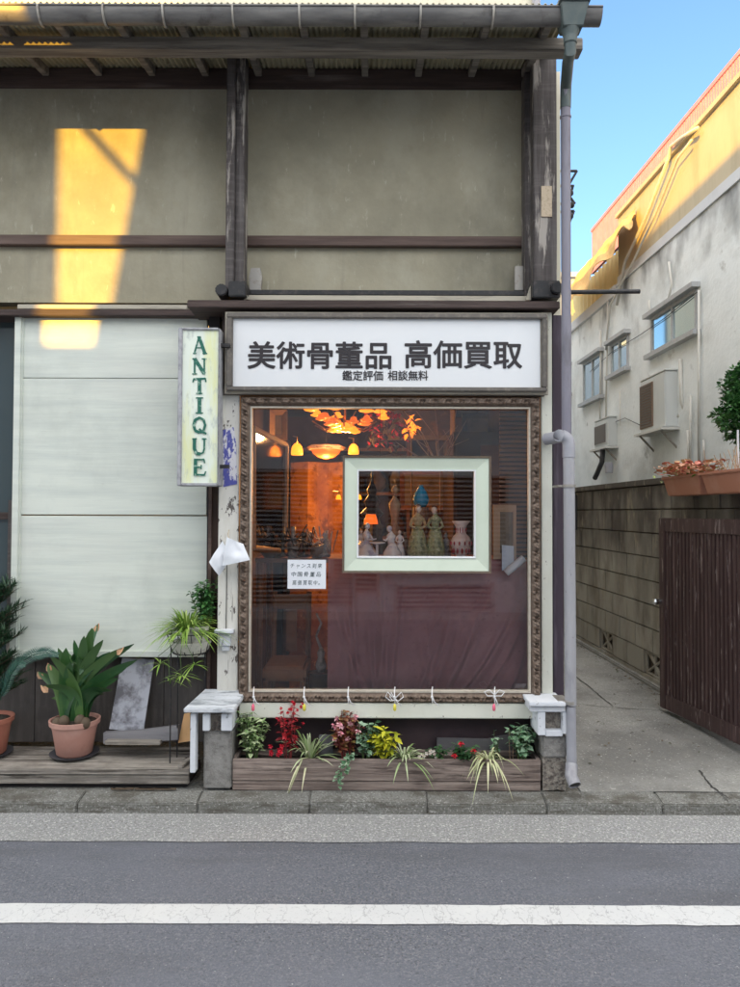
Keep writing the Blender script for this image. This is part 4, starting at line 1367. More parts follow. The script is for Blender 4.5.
frond(fr_, [W(0, 700, 4.3), W(3, 682, 4.28), W(16, 664, 4.24), W(32, 655, 4.2), W(46, 652, 4.18), W(58, 655, 4.15)], .055)
frond(fr_, [W(-2, 700, 4.3), W(5, 690, 4.25), W(10, 675, 4.2), W(18, 664, 4.17), W(25, 665, 4.15)], .045, 30)
frond(fr_, [W(-6, 700, 4.3), W(-25, 680, 4.28), W(-45, 670, 4.24), W(-60, 672, 4.2)], .06)
frond(fr_, [W(-6, 700, 4.3), W(-12, 670, 4.35), W(-20, 650, 4.4)], .05)
fr_.build('fronds', 'leaf_cycad', pt2)
# dark conifer-like shrub at far left edge
t = thing('dwarf_pine', 'dark needled shrub standing at the shutter edge above the red pot', 'shrub', (W(-14, 735, 4.3).x, 4.31, DZ))
st, fo = MB(), MB()
c0 = Vector((W(-14, 735, 4.3).x, 4.31, DZ))
st.tube([c0, c0 + Vector((0, 0, .5)), c0 + Vector((.02, 0, .95))], [.02, .015, .006], 8)
for b_ in range(90):
    zz = .3 + .6 * random.random()
    a = random.uniform(-1.2, 1.2) if b_ % 3 else random.uniform(0, 6.28)
    p = c0 + Vector((0, 0, zz))
    ln = random.uniform(.1, .2) * (1.1 - .3 * (zz > .8))
    e = p + Vector((math.cos(a) * ln, math.sin(a) * ln * .6, .1))
    st.tube([p, e], [.004, .002], 4)
    for k in range(30):
        q = p.lerp(e, .2 + .8 * k / 30)
        aa = random.uniform(0, 6.28)
        fo.leaf(q, Vector((math.cos(aa) * .8, math.sin(aa) * .8, .6)) + (e - p) * 5, .06, .007)
st.build('trunk', 'stem_brown', t)
fo.build('needles', 'leaf_pine', t)

# leaning slate, orange board, plank
o = MB().prism([W(122, 658, 4.46), W(154, 660, 4.46), W(143, 733, 4.36), W(109, 729, 4.36)], (0, .012, 0)).build('slate_sheet', 'leaning_slate', None, org=W(127, 732, 4.36))
tag(o, 'grey slate sheet leaning against the wall behind the clivia pot', 'sheet')
o = MB().prism([W(184, 714, 4.35), W(190, 713, 4.35), W(190, 741, 4.3), W(178, 743, 4.3)], (0, .012, 0)).build('orange_board', 'orange_board', None, org=W(185, 742, 4.3))
tag(o, 'small orange board standing beside the stone post', 'board')
o = MB().prism([W(103, 733, 4.3), W(140, 731, 4.3), W(178, 726, 4.3), W(178, 740, 4.28), W(140, 743, 4.28), W(103, 744, 4.28)], (0, .04, 0)).build('timber_plank', 'grey_plank', None, org=W(140, 744, 4.3), bevel=.002)
tag(o, 'grey timber plank lying on the deck below the leaning slate', 'plank')
# slats resting under stand
o = MB().pbox(105, 741, 160, 745, 4.25, 4.29).build('wood_offcut', 'deck_wood', None, org=W(130, 745, 4.27))
tag(o, 'short wooden offcut in front of the grey plank', 'offcut')

# wire plant stand with ceramic pot
wd = 4.22
ws = thing('plant_stand', 'tall black wire plant stand beside the white post', 'plant stand', (W(190, 740, wd).x, wd, DZ))
cxs = W(190.5, 640, wd).x
zr = W(190, 632, wd).z
zlow = W(190, 652, wd).z
rr = .125
mb = MB()
ring = lambda z, r: [(cxs + r * math.cos(2 * math.pi * k / 24), wd + r * .9 * math.sin(2 * math.pi * k / 24), z) for k in range(25)]
mb.tube(ring(zr, rr * 1.08), .0035, 6)
mb.tube(ring(zlow, rr * .75), .0035, 6)
mb.tube(ring(zlow - .02, rr * .3), .003, 6)
for k in range(14):
    a = 2 * math.pi * k / 14
    mb.tube([(cxs + rr * 1.08 * math.cos(a), wd + rr * .97 * math.sin(a), zr), (cxs + rr * .8 * math.cos(a + .15), wd + rr * .75 * math.sin(a + .15), zlow), (cxs + rr * .2 * math.cos(a), wd + rr * .2 * math.sin(a), zlow - .03)], .0025, 5)
mb.build('basket', 'iron_black', ws)
for (ppx, dd) in ((171, wd - .02), (178, wd + .08), (205, wd + .05)):
    x0 = W(ppx, 650, dd).x
    MB().tube([(x0, dd, zr), (x0, dd, DZ)], .004, 6).build('leg', 'iron_black', ws)
pb = thing('potted_spider_plant', 'lime spider plant in a grey ceramic pot on the wire stand', 'potted plant', (cxs, wd, zlow - .02))
zp = zlow - .015
mb = MB()
mb.lathe((cxs - .0, wd, zp), [(.07, 0), (.1, .03), (.118, .075), (.112, .08)], 24)
mb.build('bowl', 'ceramic_pot', pb, smooth='auto')
mb = MB().lathe((cxs + .045, wd - .02, zp + .045), [(.055, 0), (.06, .06), (.063, .115), (.058, .118)], 20)
mb.build('pot', 'ceramic_pot', pb, smooth='auto')
b = MB()
for i in range(230):
    a = i * 2.399 + random.uniform(-.3, .3)
    b.blade((cxs - .015 + math.cos(a) * .025, wd - .03 + math.sin(a) * .02, zp + .13), a, random.uniform(.16, .28), .011, R(random.uniform(15, 82)), random.uniform(.35, .8), n=8)
b.build('leaves', 'leaf_lime', pb, smooth=True)
b = MB()
st = MB()
for (ex, ey, n_) in ((160, 664, 9), (182, 676, 18), (194, 665, 10), (170, 680, 7)):
    e = W(ex, ey, wd - .12)
    st.tube([(cxs - .02, wd - .1, zp + .12), (e.x, wd - .16, zp + .02), (e.x, wd - .13, e.z)], .002, 5)
    for i in range(n_):
        b.blade(e, i * 2.4, random.uniform(.06, .12), .009, R(random.uniform(-20, 50)), random.uniform(.2, .7), n=6)
st.build('runners', 'stem_green', pb)
b.build('offshoots', 'leaf_lime', pb, smooth=True)
t = bush_plant('jade_plant', 'dark green jade plant rising behind the lime spider plant', 'plant', W(205, 640, wd + .03).x, wd + .03, .2, .33, 420, .04, 'leaf_jade', ratio=.6, group=None, z0=zp + .12, nst=16, depth=.05)

# ================================================================== THINGS IN THE WINDOW
# display cabinet under drape
zc = W(430, 559, 4.45).z
cab = MB().box(W(331, 600, 4.42).x, W(524, 600, 4.42).x, 4.42, 4.85, .1, zc).build('display_table', 'wood_warm', None, org=(.3, 4.6, .1))
tag(cab, 'wooden display table hidden under the purple cloth in the window', 'table')
dx0, dx1 = W(328, 600, 4.38).x, W(527, 600, 4.38).x
dz1, dz0 = zc + .004, W(430, 694, 4.36).z - .04


CREASES = [(.97, .45, -.55, .02, .016), (.92, .3, -.5, .022, .02), (.86, .5, -.6, .02, .017), (.99, .6, -.4, .018, .012), (.75, .35, -.35, .02, .02), (.62, .3, -.22, .016, .018), (.45, .45, .2, .016, .018), (.3, .25, -.1, .018, .016), (.2, .3, .05, .02, .014), (.1, .1, .04, .018, .014), (.03, .25, .25, .018, .016), (.36, .1, -.06, .012, .012), (.54, .55, -.35, .016, .015), (.26, .05, .03, .014, .012)]


def drape(u, v):
    x = dx0 + (dx1 - dx0) * u
    z = dz1 + (dz0 - dz1) * v
    f = .012 * math.sin(u * 30 + 3 * noise.noise(Vector((u * 4, v * 1.5, 0)))) * (.1 + .9 * v) * (.3 + .7 * abs(noise.noise(Vector((u * 5, 0, 9)))) * 2)
    f += .03 * noise.noise(Vector((u * 7, v * 2.2, 3)))
    f += .008 * abs(noise.noise(Vector((u * 14 + v * 5, v * 9 - u * 4, 7))))
    s = abs(((u * 1.0 + .35 * v) * 5.0) % 1 - .5)
    f += .035 * max(0, .25 - s) * 4 * v * (1 if u > .5 else .4)
    for (u0, v0, k_, a_, w_) in CREASES:
        if v > v0:
            uc = u0 + k_ * (v - v0) ** 1.4
            e_ = (u - uc) / w_
            f += a_ * min(1, (v - v0) * 4) * (math.exp(-e_ * e_) - .8 * math.exp(-(e_ - 1.6) ** 2))
    return Vector((x, 4.38 - f * .9 - .01 * v, z))


dm = grid_mesh(220, 90, drape)
g2 = grid_mesh(40, 8, lambda u, v: (dx0 + (dx1 - dx0) * u, 4.385 + .45 * v, dz1 + .001 * noise.noise(Vector((u * 9, v * 9, 0)))))
dm.add(g2.v, g2.f)
o = dm.build('draped_cloth', 'drape_purple', None, smooth=True, org=(.3, 4.4, dz0))
tag(o, 'dusty purple cloth hanging in folds inside the shop window', 'cloth')

# mint picture frame
pf = thing('picture_frame', 'wide pale mint picture frame hung empty against the middle of the window glass', 'picture frame', W(417, 572, 4.3))
D = 4.198
ox0, ox1 = W(342.5, 510, D).x, W(491, 510, D).x
oz1, oz0 = W(417, 456, D).z, W(417, 573, D).z
jx0, jx1 = W(358, 510, D).x, W(475, 510, D).x
jz1, jz0 = W(417, 470.5, D).z, W(417, 557, D).z


def ring_frame(mb, X0, X1, Z0, Z1, x0, x1, z0, z1, ya, yb, yc):
    """mitred moulding from outer rectangle at depth ya to inner rectangle at depth yb, back yc"""
    o = [(X0, Z0), (X1, Z0), (X1, Z1), (X0, Z1)]
    i = [(x0, z0), (x1, z0), (x1, z1), (x0, z1)]
    b = len(mb.v)
    for (x, z) in o:
        mb.v.append(Vector((x, ya, z)))
    for (x, z) in i:
        mb.v.append(Vector((x, yb, z)))
    for (x, z) in o:
        mb.v.append(Vector((x, yc, z)))
    for (x, z) in i:
        mb.v.append(Vector((x, yc, z)))
    for k in range(4):
        k2 = (k + 1) % 4
        mb.f += [(b + k, b + k2, b + 4 + k2, b + 4 + k), (b + 8 + k, b + 12 + k, b + 12 + k2, b + 8 + k2), (b + k, b + 8 + k, b + 8 + k2, b + k2), (b + 4 + k, b + 4 + k2, b + 12 + k2, b + 12 + k)]
    return mb


mb = ring_frame(MB(), ox0 + .012, ox1 - .012, oz0 + .012, oz1 - .012, jx0, jx1, jz0, jz1, D - .004, D + .012, D + .036)
mb.build('moulding', 'mint_frame', pf)
mb = ring_frame(MB(), ox0, ox1, oz0, oz1, ox0 + .011, ox1 - .011, oz0 + .011, oz1 - .011, D - .012, D - .01, D + .038)
mb.build('outer_edge', 'dark_frame', pf)
mb = ring_frame(MB(), jx0 - .006, jx1 + .006, jz0 - .006, jz1 + .006, jx0 + .003, jx1 - .003, jz0 + .003, jz1 - .003, D + .004, D + .006, D + .035)
mb.build('inner_bead', 'sign_white', pf)
mb = MB()
for q in (380, 455):
    p = W(q, 457, D + .02)
    mb.tube([p, (p.x, D + .03, iz1)], .0012, 4)
mb.build('hanging_wire', 'bronze_dark', pf)

# second wood frame behind on the right
t = thing('picture_frame', 'tan wooden frame standing behind the mint frame on its right side', 'picture frame', W(505, 570, 4.36))
ring_frame(MB(), W(493, 500, 4.37).x, W(516, 500, 4.37).x, zc + .006, W(500, 505, 4.37).z, W(500, 500, 4.37).x, W(513, 500, 4.37).x, zc + .04, W(500, 512, 4.37).z, 4.36, 4.365, 4.38).build('moulding', 'wood_tan', t)
MB().box(W(499, 500, 4.37).x, W(514, 500, 4.37).x, 4.376, 4.379, zc + .03, W(500, 511, 4.37).z).build('picture', 'painting_b', t)

# figurines on the table
zf = zc + .006
fgd = 4.44


def fig(px):
    return W(px, 556, fgd).x


t = thing('porcelain_figurine', 'white and blue porcelain couple seated at a small table', 'figurine', (fig(378), fgd, zf))
m = MB()
x = fig(366)
m.lathe((x - .008, fgd, zf), [(.08, 0), (.078, .025), (.055, .06), (.024, .1)], 16, wob=.08)
m.lathe((x + .004, fgd, zf + .095), [(.016, 0), (.022, .03), (.026, .05), (.012, .066), (.008, .075)], 12)
m.ball((x + .008, fgd - .005, zf + .19), .016, .016, .02)
m.tube([(x + .018, fgd - .01, zf + .145), (x + .04, fgd - .02, zf + .11), (x + .062, fgd - .02, zf + .115)], [.008, .007, .004], 7)
m.tube([(x - .008, fgd - .01, zf + .145), (x + .01, fgd - .03, zf + .11), (x + .04, fgd - .025, zf + .11)], [.008, .007, .004], 7)
m.build('lady', 'porcelain_blue', t, smooth=True)
m = MB()
x = fig(389)
m.lathe((x + .02, fgd, zf), [(.055, 0), (.055, .03), (.03, .07), (.02, .09)], 14, wob=.06)
m.lathe((x + .012, fgd, zf + .08), [(.018, 0), (.026, .04), (.028, .055), (.012, .07), (.008, .08)], 12)
m.ball((x + .002, fgd - .005, zf + .175), .016, .016, .02)
m.tube([(x, fgd - .01, zf + .13), (x - .02, fgd - .02, zf + .105), (x - .035, fgd - .02, zf + .11)], [.008, .007, .004], 7)
m.build('gentleman', 'porcelain', t, smooth=True)
m = MB()
x = fig(377)
m.lathe((x, fgd - .03, zf), [(.03, 0), (.008, .01), (.008, .08), (.05, .09), (.05, .096)], 18)
m.build('table', 'porcelain', t, smooth='auto')


def standing_lady(px, h, mats, label, lean=0.0, dy=0.0):
    x = fig(px)
    y = fgd + .03 + dy
    t = thing('porcelain_figurine', label, 'figurine', (x, y, zf))
    m = MB()
    m.lathe((x, y, zf), [(.05 * h, 0), (.056 * h, .03 * h), (.044 * h, .1 * h), (.028 * h, .15 * h), (.02 * h, .165 * h)], 18, wob=.06)
    m.build('skirt', mats[0], t, smooth=True)
    m = MB()
    m.lathe((x, y, zf + .16 * h), [(.017 * h, 0), (.024 * h, .03 * h), (.03 * h, .052 * h), (.012 * h, .068 * h), (.008 * h, .08 * h)], 14, sy=.7)
    for s in (-1, 1):
        m.tube([(x + s * .026 * h, y, zf + .208 * h), (x + s * .04 * h, y - .015, zf + .17 * h), (x + s * .012 * h, y - .035, zf + .15 * h)], [.009 * h, .008 * h, .005 * h], 7)
    m.build('bodice', mats[1], t, smooth=True)
    m = MB()
    m.ball((x + lean, y - .004, zf + .255 * h), .016 * h, .017 * h, .021 * h)
    m.tube([(x, y, zf + .225 * h), (x + lean, y, zf + .245 * h)], .007 * h, 7)
    m.build('head', 'porcelain_skin', t, smooth=True)
    MB().ball((x + lean, y + .006, zf + .262 * h), .018 * h, .017 * h, .02 * h).build('hair', 'hair_dark', t, smooth=True)
    return t


standing_lady(361, .62, ('porcelain', 'porcelain_blue'), 'small white porcelain lady at the far end of the seated couple', 0, .02)
standing_lady(400, .6, ('porcelain', 'porcelain'), 'small plain white porcelain lady between the couple and the flowered lady', 0, .03)
standing_lady(418, 1.15, ('dress_green', 'dress_gold'), 'standing lady figurine in a flowered green skirt and gold bodice', .004)
standing_lady(436, 1.12, ('dress_green', 'dress_green'), 'standing figurine in a green coat leaning towards the flowered lady', -.006, .03)
# vase
t = thing('overlay_vase', 'white and red cut glass vase standing at the mint frame corner', 'vase', (fig(461), fgd, zf))
vp = [(.028, 0), (.03, .006), (.024, .014), (.038, .035), (.054, .075), (.056, .1), (.048, .125), (.03, .145), (.026, .165), (.03, .19), (.05, .222), (.047, .224), (.028, .2)]
MB().lathe((fig(461), fgd, zf), [(a * 1.1, b) for a, b in vp], 28).build('body', 'vase_white', t, smooth=True)
m = MB()
for k in range(12):
    a = 2 * math.pi * k / 12
    for (rr_, z_, s1, s2) in ((.057 * 1.1, .09, .008, .012), (.047 * 1.1, .045, .009, .018), (.0285 * 1.1, .168, .004, .018)):
        cxx = fig(461) + rr_ * math.cos(a + (z_ > .06) * .26)
        cyy = fgd + rr_ * math.sin(a + (z_ > .06) * .26)
        m.ball((cxx, cyy, zf + z_), s1 * .7, s1 * .7, s2, 8)
m.build('cut_ovals', 'vase_red', t, smooth=True)
# blue bird vase behind, dark spire, wooden statue
for k, (sx_, lb) in enumerate(((448, 'small pale figurine between the standing figurines and the cut glass vase'), (406, 'small dark figurine behind the seated couple'))):
    t = thing('small_figurine', lb, 'figurine', (fig(sx_), fgd + .12, zf))
    m = MB().lathe((fig(sx_), fgd + .12, zf), [(.03, 0), (.034, .02), (.02, .07), (.024, .1), (.008, .12)], 12)
    m.ball((fig(sx_), fgd + .12, zf + .135), .013, .013, .017)
    m.build('body', 'clutter_b' if k == 0 else 'clutter_a', t, smooth=True)
t = thing('glazed_vase', 'turquoise blue glazed vase seen above the standing figurines', 'vase', (W(421, 500, 4.75).x, 4.75, zf))
z1 = W(421, 507, 4.75).z
MB().lathe((W(421, 500, 4.75).x, 4.75, zf), [(.06, 0), (.05, z1 - zf - .01), (.05, z1 - zf)], 16).build('plinth', 'wood_warm', t, smooth='auto')
MB().lathe((W(421, 500, 4.75).x, 4.75, z1), [(.03, 0), (.045, .02), (.052, .05), (.04, .09), (.022, .12), (.012, .135), (.02, .14)], 18).build('body', 'blue_glaze', t, smooth=True)
t = thing('bronze_statuette', 'dark pagoda shaped bronze statuette in front of the orange lamp glow', 'statuette', (W(372, 540, 4.9).x, 4.9, zf))
xx = W(372, 500, 4.9).x
z1 = W(372, 470, 4.9).z
hh = z1 - zf
MB().lathe((xx, 4.9, zf), [(.07, 0), (.07, hh * .3), (.05, hh * .42), (.08, hh * .48), (.04, hh * .55), (.055, hh * .62), (.025, hh * .7), (.035, hh * .76), (.01, hh * .85), (.004, hh)], 12).build('body', 'bronze_dark', t)
t = thing('wooden_statue', 'slim carved tan wooden statue beside the dark statuette', 'statue', (W(395, 540, 4.85).x, 4.85, zf))
xx = W(395, 500, 4.85).x
h2 = W(395, 484, 4.85).z - zf
m = MB().lathe((xx, 4.85, zf), [(.035, 0), (.03, h2 * .3), (.022, h2 * .5), (.034, h2 * .62), (.04, h2 * .72), (.014, h2 * .8), (.012, h2 * .83)], 12)
m.ball((xx, 4.845, zf + h2 * .91), .022, .022, .032)
m.build('body', 'wood_tan', t, smooth=True)
# rolled papers and blue card bottom right
o = thing('paper_roll', 'rolled white paper leaning in the lower right of the window', 'paper roll', W(512, 572, 4.3))
MB().tube([W(506, 573, 4.3), W(524, 558, 4.3)], .022, 14).build('roll', 'paper', o, smooth='auto')
o = thing('blue_card', 'pale blue card standing behind the paper roll', 'card', W(508, 572, 4.36))
MB().prism([W(502, 545, 4.345), W(514, 546, 4.345), W(514, 566, 4.33), W(502, 571, 4.33)], (0, .003, 0)).build('card', 'paper_bluish', o)

# ---- interior: lamps, pictures, furniture
ch = thing('chandelier', 'amber glass chandelier glowing near the window top', 'chandelier', W(345, 420, 5.3))
cc = W(345, 418, 5.3)
m = MB()
m.tube([(cc.x, 5.3, rz1_), (cc.x, 5.3, cc.z - .06)], .008, 8)
m.lathe((cc.x, 5.3, cc.z - .08), [(.02, 0), (.04, .02), (.015, .05)], 12)
for k in range(12):
    a = 2 * math.pi * k / 12
    r_ = .26 if k % 2 else .16
    zz = -.02 if k % 2 else .05
    m.tube([(cc.x, 5.3, cc.z - .05), (cc.x + r_ * .6 * math.cos(a), 5.3 + r_ * .6 * math.sin(a), cc.z + zz - .07), (cc.x + r_ * math.cos(a), 5.3 + r_ * math.sin(a), cc.z + zz - .02)], .005, 6)
m.build('arms', 'brass', ch, smooth=True)
for k in range(26):
    a = 2 * math.pi * k * .381
    tier = k % 3
    r_ = (.27, .17, .08)[tier] * random.uniform(.85, 1.1)
    zz = (.0, -.05, -.1)[tier] + random.uniform(-.015, .04)
    sc_ = random.uniform(.8, 1.15)
    MB().lathe((cc.x + r_ * math.cos(a), 5.3 + r_ * math.sin(a), cc.z + zz), [(.01 * sc_, 0), (.042 * sc_, .008), (.05 * sc_, .016), (.03 * sc_, .024), (.022 * sc_, .045), (.01, .05)], 12).build('glass_cup', 'amber_glow' if k % 3 != 1 else 'amber_dim', ch, smooth=True)
bl = thing('pendant_lamp', 'orange glass bowl pendant hanging below the chandelier', 'lamp', W(326, 458, 5.7))
cc = W(326, 459, 5.7)
MB().lathe(cc, [(.01, 0), (.06, .012), (.1, .04), (.115, .07), (.11, .072)], 20).build('bowl', 'lamp_orange', bl, smooth=True)
MB().lathe(cc + Vector((0, 0, .07)), [(.125, 0), (.15, .02), (.12, .035), (.1, .03)], 24, wob=.08).build('frill', 'lace_white', bl, smooth=True)
MB().tube([cc + Vector((0, 0, .08)), (cc.x, 5.7, rz1_)], .005, 6).build('cord', 'bronze_dark', bl)
LS = [(297, 449, 5.6, .045, 'tulip glass lamp glowing yellow left of the pendant bowl'), (353.5, 449, 5.6, .04, 'tulip glass lamp glowing yellow above the mint frame corner'), (272, 453, 5.0, .03, 'small glowing shade added as a reflection at the top of the tall mirror'), (264, 479, 4.9, .032, 'dim glowing shade added as a reflection halfway down the tall mirror'), (338.5, 497, 5.0, .017, 'tiny yellow shaded lamp just outside the mint frame'), (359, 497, 5.0, .017, 'tiny yellow shaded lamp just inside the mint frame')]  # the two at the mirror are added to imitate lamps reflected in it
for (lx, ly, ld, lr, lb) in LS:
    t = thing('glass_lamp', lb, 'lamp', W(lx, ly, ld), 'small glowing glass lamps in the shop')
    c_ = W(lx, ly + lr * 741 / ld, ld)
    MB().lathe(c_, [(lr, 0), (lr * 1.02, lr * .5), (lr * .85, lr * 1.4), (lr * .45, lr * 1.9), (lr * .2, lr * 2)], 16).build('lamp_shade', 'lamp_yellow', t, smooth=True)
    MB().tube([c_ + Vector((0, 0, lr * 1.95)), c_ + Vector((0, 0.0, lr * 3)), c_ + Vector((-.04, .1, lr * 3.4))], .005, 6).build('arm', 'brass', t)
t = thing('table_lamp', 'orange shaded table lamp behind the seated porcelain couple', 'lamp', (W(370, 540, 4.75).x, 4.75, zf))
c_ = W(371, 524, 4.75)
MB().lathe(c_, [(.045, 0), (.04, .03), (.03, .06), (.028, .062)], 16).build('lamp_shade', 'lamp_orange', t, smooth=True)
MB().tube([(c_.x, 4.75, zf), (c_.x, 4.75, c_.z)], .01, 8).build('stem', 'brass', t)
t = thing('glass_flower', 'orange glowing glass flower ornament near the window top', 'ornament', W(411, 428, 5.2))
c_ = W(411, 428, 5.2)
m = MB()
for k in range(26):
    a = random.uniform(0, 6.28)
    e_ = random.uniform(-1, 1)
    m.leaf(c_ + Vector((random.uniform(-.03, .03), 0, random.uniform(-.05, .06))), (math.cos(a), -.3, math.sin(a)), .05, .03)
m.build('petals', 'amber_glow', t)
MB().tube([c_, c_ + Vector((.02, .1, -.9))], .006, 6).build('stem', 'brass', t)
bq = thing('dried_bouquet', 'dark red dried flowers hanging between the chandelier and the glowing ornament', 'flowers', W(388, 430, 5.4))
f_, g_ = MB(), MB()
for _ in range(170):
    p = W(random.uniform(368, 404), random.uniform(412, 448), 5.4 + random.uniform(-.1, .1))
    a = random.uniform(0, 6.28)
    (f_ if random.random() < .4 else g_).leaf(p, (math.cos(a), random.uniform(-1, 1), math.sin(a)), .05, .03)
f_.build('blossoms', 'petal_red', bq)
g_.build('leaves', 'stem_brown', bq)
MB().tube([W(386, 430, 5.4), (W(386, 430, 5.4).x, 5.4, rz1_)], .004, 5).build('cord', 'bronze_dark', bq)
# twiggy dried branches
t = MB()
b0 = W(440, 470, 5.1)
for k in range(16):
    e1 = W(random.uniform(395, 470), random.uniform(405, 450), 5.1 + random.uniform(-.1, .1))
    mid = b0.lerp(e1, .5) + Vector((random.uniform(-.08, .08), 0, random.uniform(-.03, .06)))
    t.tube([b0 + Vector((0, 0, -.3)), b0, mid, e1], [.005, .004, .003, .0015], 5)
o = t.build('dried_branches', 'wood_tan', None, org=b0)
tag(o, 'bare dried branches spreading behind the glass above the mint frame', 'branches')
# pictures
PICS = [(383, 400, 455, 440, 6.2, 'painting_a', 'gold_frame', 'dark oil painting with warm blotches in a gold frame high on the back wall'),
        (462, 414, 498, 462, 6.4, 'painting_b', 'dark_frame', 'dark framed picture high on the right of the back wall'),
        (500, 450, 524, 535, 5.9, 'painting_b', 'wood_warm', 'tall brown picture beside the right window edge'),
        (270, 410, 287, 440, 6.0, 'painting_b', 'gold_frame', 'small gold framed picture above the tall mirror'),
        (400, 470, 450, 510, 6.6, 'painting_b', 'wood_warm', 'framed picture seen through the mint frame above the figurines')]
for (a, b_, c_, d_, dd, pm, fm, lb) in PICS:
    p0, p1 = W(a, b_, dd), W(c_, d_, dd)
    t = thing('framed_picture', lb, 'picture', (p0.x / 2 + p1.x / 2, dd, p1.z), 'pictures inside the shop')
    ring_frame(MB(), p0.x, p1.x, p1.z, p0.z, p0.x + .04, p1.x - .04, p1.z + .04, p0.z - .04, dd - .02, dd, dd + .03).build('frame', fm, t)
    MB().box(p0.x + .035, p1.x - .035, dd + .005, dd + .01, p1.z + .035, p0.z - .035).build('canvas', pm, t)
# tall mirror on the left, turned into the room
t = thing('tall_mirror', 'tall wooden framed mirror standing angled at the left side of the window', 'mirror', W(270, 560, 4.7))
P4 = [W(253, 548, 4.55), W(285, 552, 5.1), W(286, 445, 5.1), W(253, 428, 4.55)]
m = MB()
for i in range(4):
    a, b_ = P4[i], P4[(i + 1) % 4]
    m.tube([a, b_], .02, 8)
m.build('frame', 'wood_tan', t)
MB().prism([P4[0], P4[1], P4[2], P4[3]], (-.004, .002, 0)).build('glass', 'mirror_glass', t)
# furniture & clutter left
t = thing('side_table', 'dark table crowded with antiques left of the purple cloth', 'table', (W(300, 640, 5.2).x, 5.2, .1))
zt_ = W(300, 558, 5.0).z
x0, x1 = W(256, 560, 5.0).x, W(338, 560, 5.0).x
MB().box(x0, x1, 4.95, 5.5, zt_ - .03, zt_).build('table_top', 'wood_warm', t, bevel=.005)
for (xx, yy_) in ((x0 + .03, 4.98), (x1 - .03, 4.98), (x0 + .03, 5.46), (x1 - .03, 5.46)):
    MB().tube([(xx, yy_, .1), (xx, yy_, .5), (xx, yy_, zt_ - .03)], [.014, .02, .026], 8).build('leg', 'wood_warm', t)
ANT = ['dark jug among the antiques on the crowded table', 'pale patterned bowl on the crowded table', 'small lidded pot on the crowded table', 'tall dark bottle on the crowded table', 'round pale plate stack on the crowded table', 'squat brown jar on the crowded table', 'small white cup on the crowded table', 'dark goblet on the crowded table']
for k, lb in enumerate(ANT):
    xx = x0 + .06 + (x1 - x0 - .12) * (k + .5) / 8
    yy_ = 5.0 + .12 * (k % 3)
    s_ = random.uniform(.8, 1.3)
    pr = [[(.03, 0), (.055, .03), (.06, .07), (.03, .11), (.035, .14)], [(.025, 0), (.03, .01), (.065, .05), (.07, .06)], [(.035, 0), (.05, .04), (.05, .07), (.02, .09), (.008, .11)], [(.03, 0), (.035, .08), (.012, .13), (.014, .18)]][k % 4]
    o = MB().lathe((xx, yy_, zt_ + .001), [(a * s_, b_ * s_) for a, b_ in pr], 16).build('antique_vessel', 'clutter_b' if k % 2 else 'clutter_a', None, smooth=True, org=(xx, yy_, zt_))
    tag(o, lb, 'vessel', 'antiques crowded on the side table')
gs = thing('folding_screen', 'amber lit folding screen behind the crowded table', 'screen', W(318, 560, 6.2))
for k in range(3):
    p, q = W(289 + 19 * k, 470, 6.2), W(308 + 19 * k, 470, 6.2)
    ya_, yb2_ = (6.2, 6.32) if k % 2 else (6.32, 6.2)
    MB().hexa([(p.x, ya_, .1), (q.x, yb2_, .1), (q.x, yb2_ + .03, .1), (p.x, ya_ + .03, .1), (p.x, ya_, 2.02), (q.x, yb2_, 2.02), (q.x, yb2_ + .03, 2.02), (p.x, ya_ + .03, 2.02)]).build('panel', 'screen_gold', gs)
for k, lb in enumerate(('tangled dark candelabrum at the mirror end of the crowded table', 'tangled dark candelabrum in the middle of the crowded table', 'silver branched candelabrum beside the mint frame')):
    c_ = W(283 + 21 * k, 556, 4.95)
    cn = thing('candelabrum', lb, 'candelabrum', c_)
    m = MB().lathe(c_, [(.05, 0), (.012, .02), (.01, .12), (.02, .14), (.008, .16)], 10)
    for q_ in range(9):
        a = random.uniform(0, 6.28)
        L_ = random.uniform(.06, .17)
        m.tube([c_ + Vector((0, 0, random.uniform(.04, .15))), c_ + Vector((math.cos(a) * L_ * .6, math.sin(a) * L_ * .4, random.uniform(.03, .12))), c_ + Vector((math.cos(a) * L_, math.sin(a) * L_ * .5, random.uniform(.1, .22)))], .005, 5)
    m.build('body', 'bronze_dark' if k < 2 else 'clutter_b', cn, smooth=True)
sh_ = thing('wall_shelf', 'dark wooden shelf unit full of antiques against the back of the shop', 'shelf', (-.3, 7.2, .1))
for k in range(5):
    MB().box(-.8, .35, 7.05, 7.38, .5 + .42 * k, .53 + .42 * k).build('shelf_board', 'wood_warm', sh_)
for xx in (-.82, .35):
    MB().box(xx, xx + .03, 7.05, 7.38, .1, 2.3).build('side_panel', 'wood_warm', sh_)
BK = ['round', 'tall', 'squat', 'slender', 'lidded', 'wide']
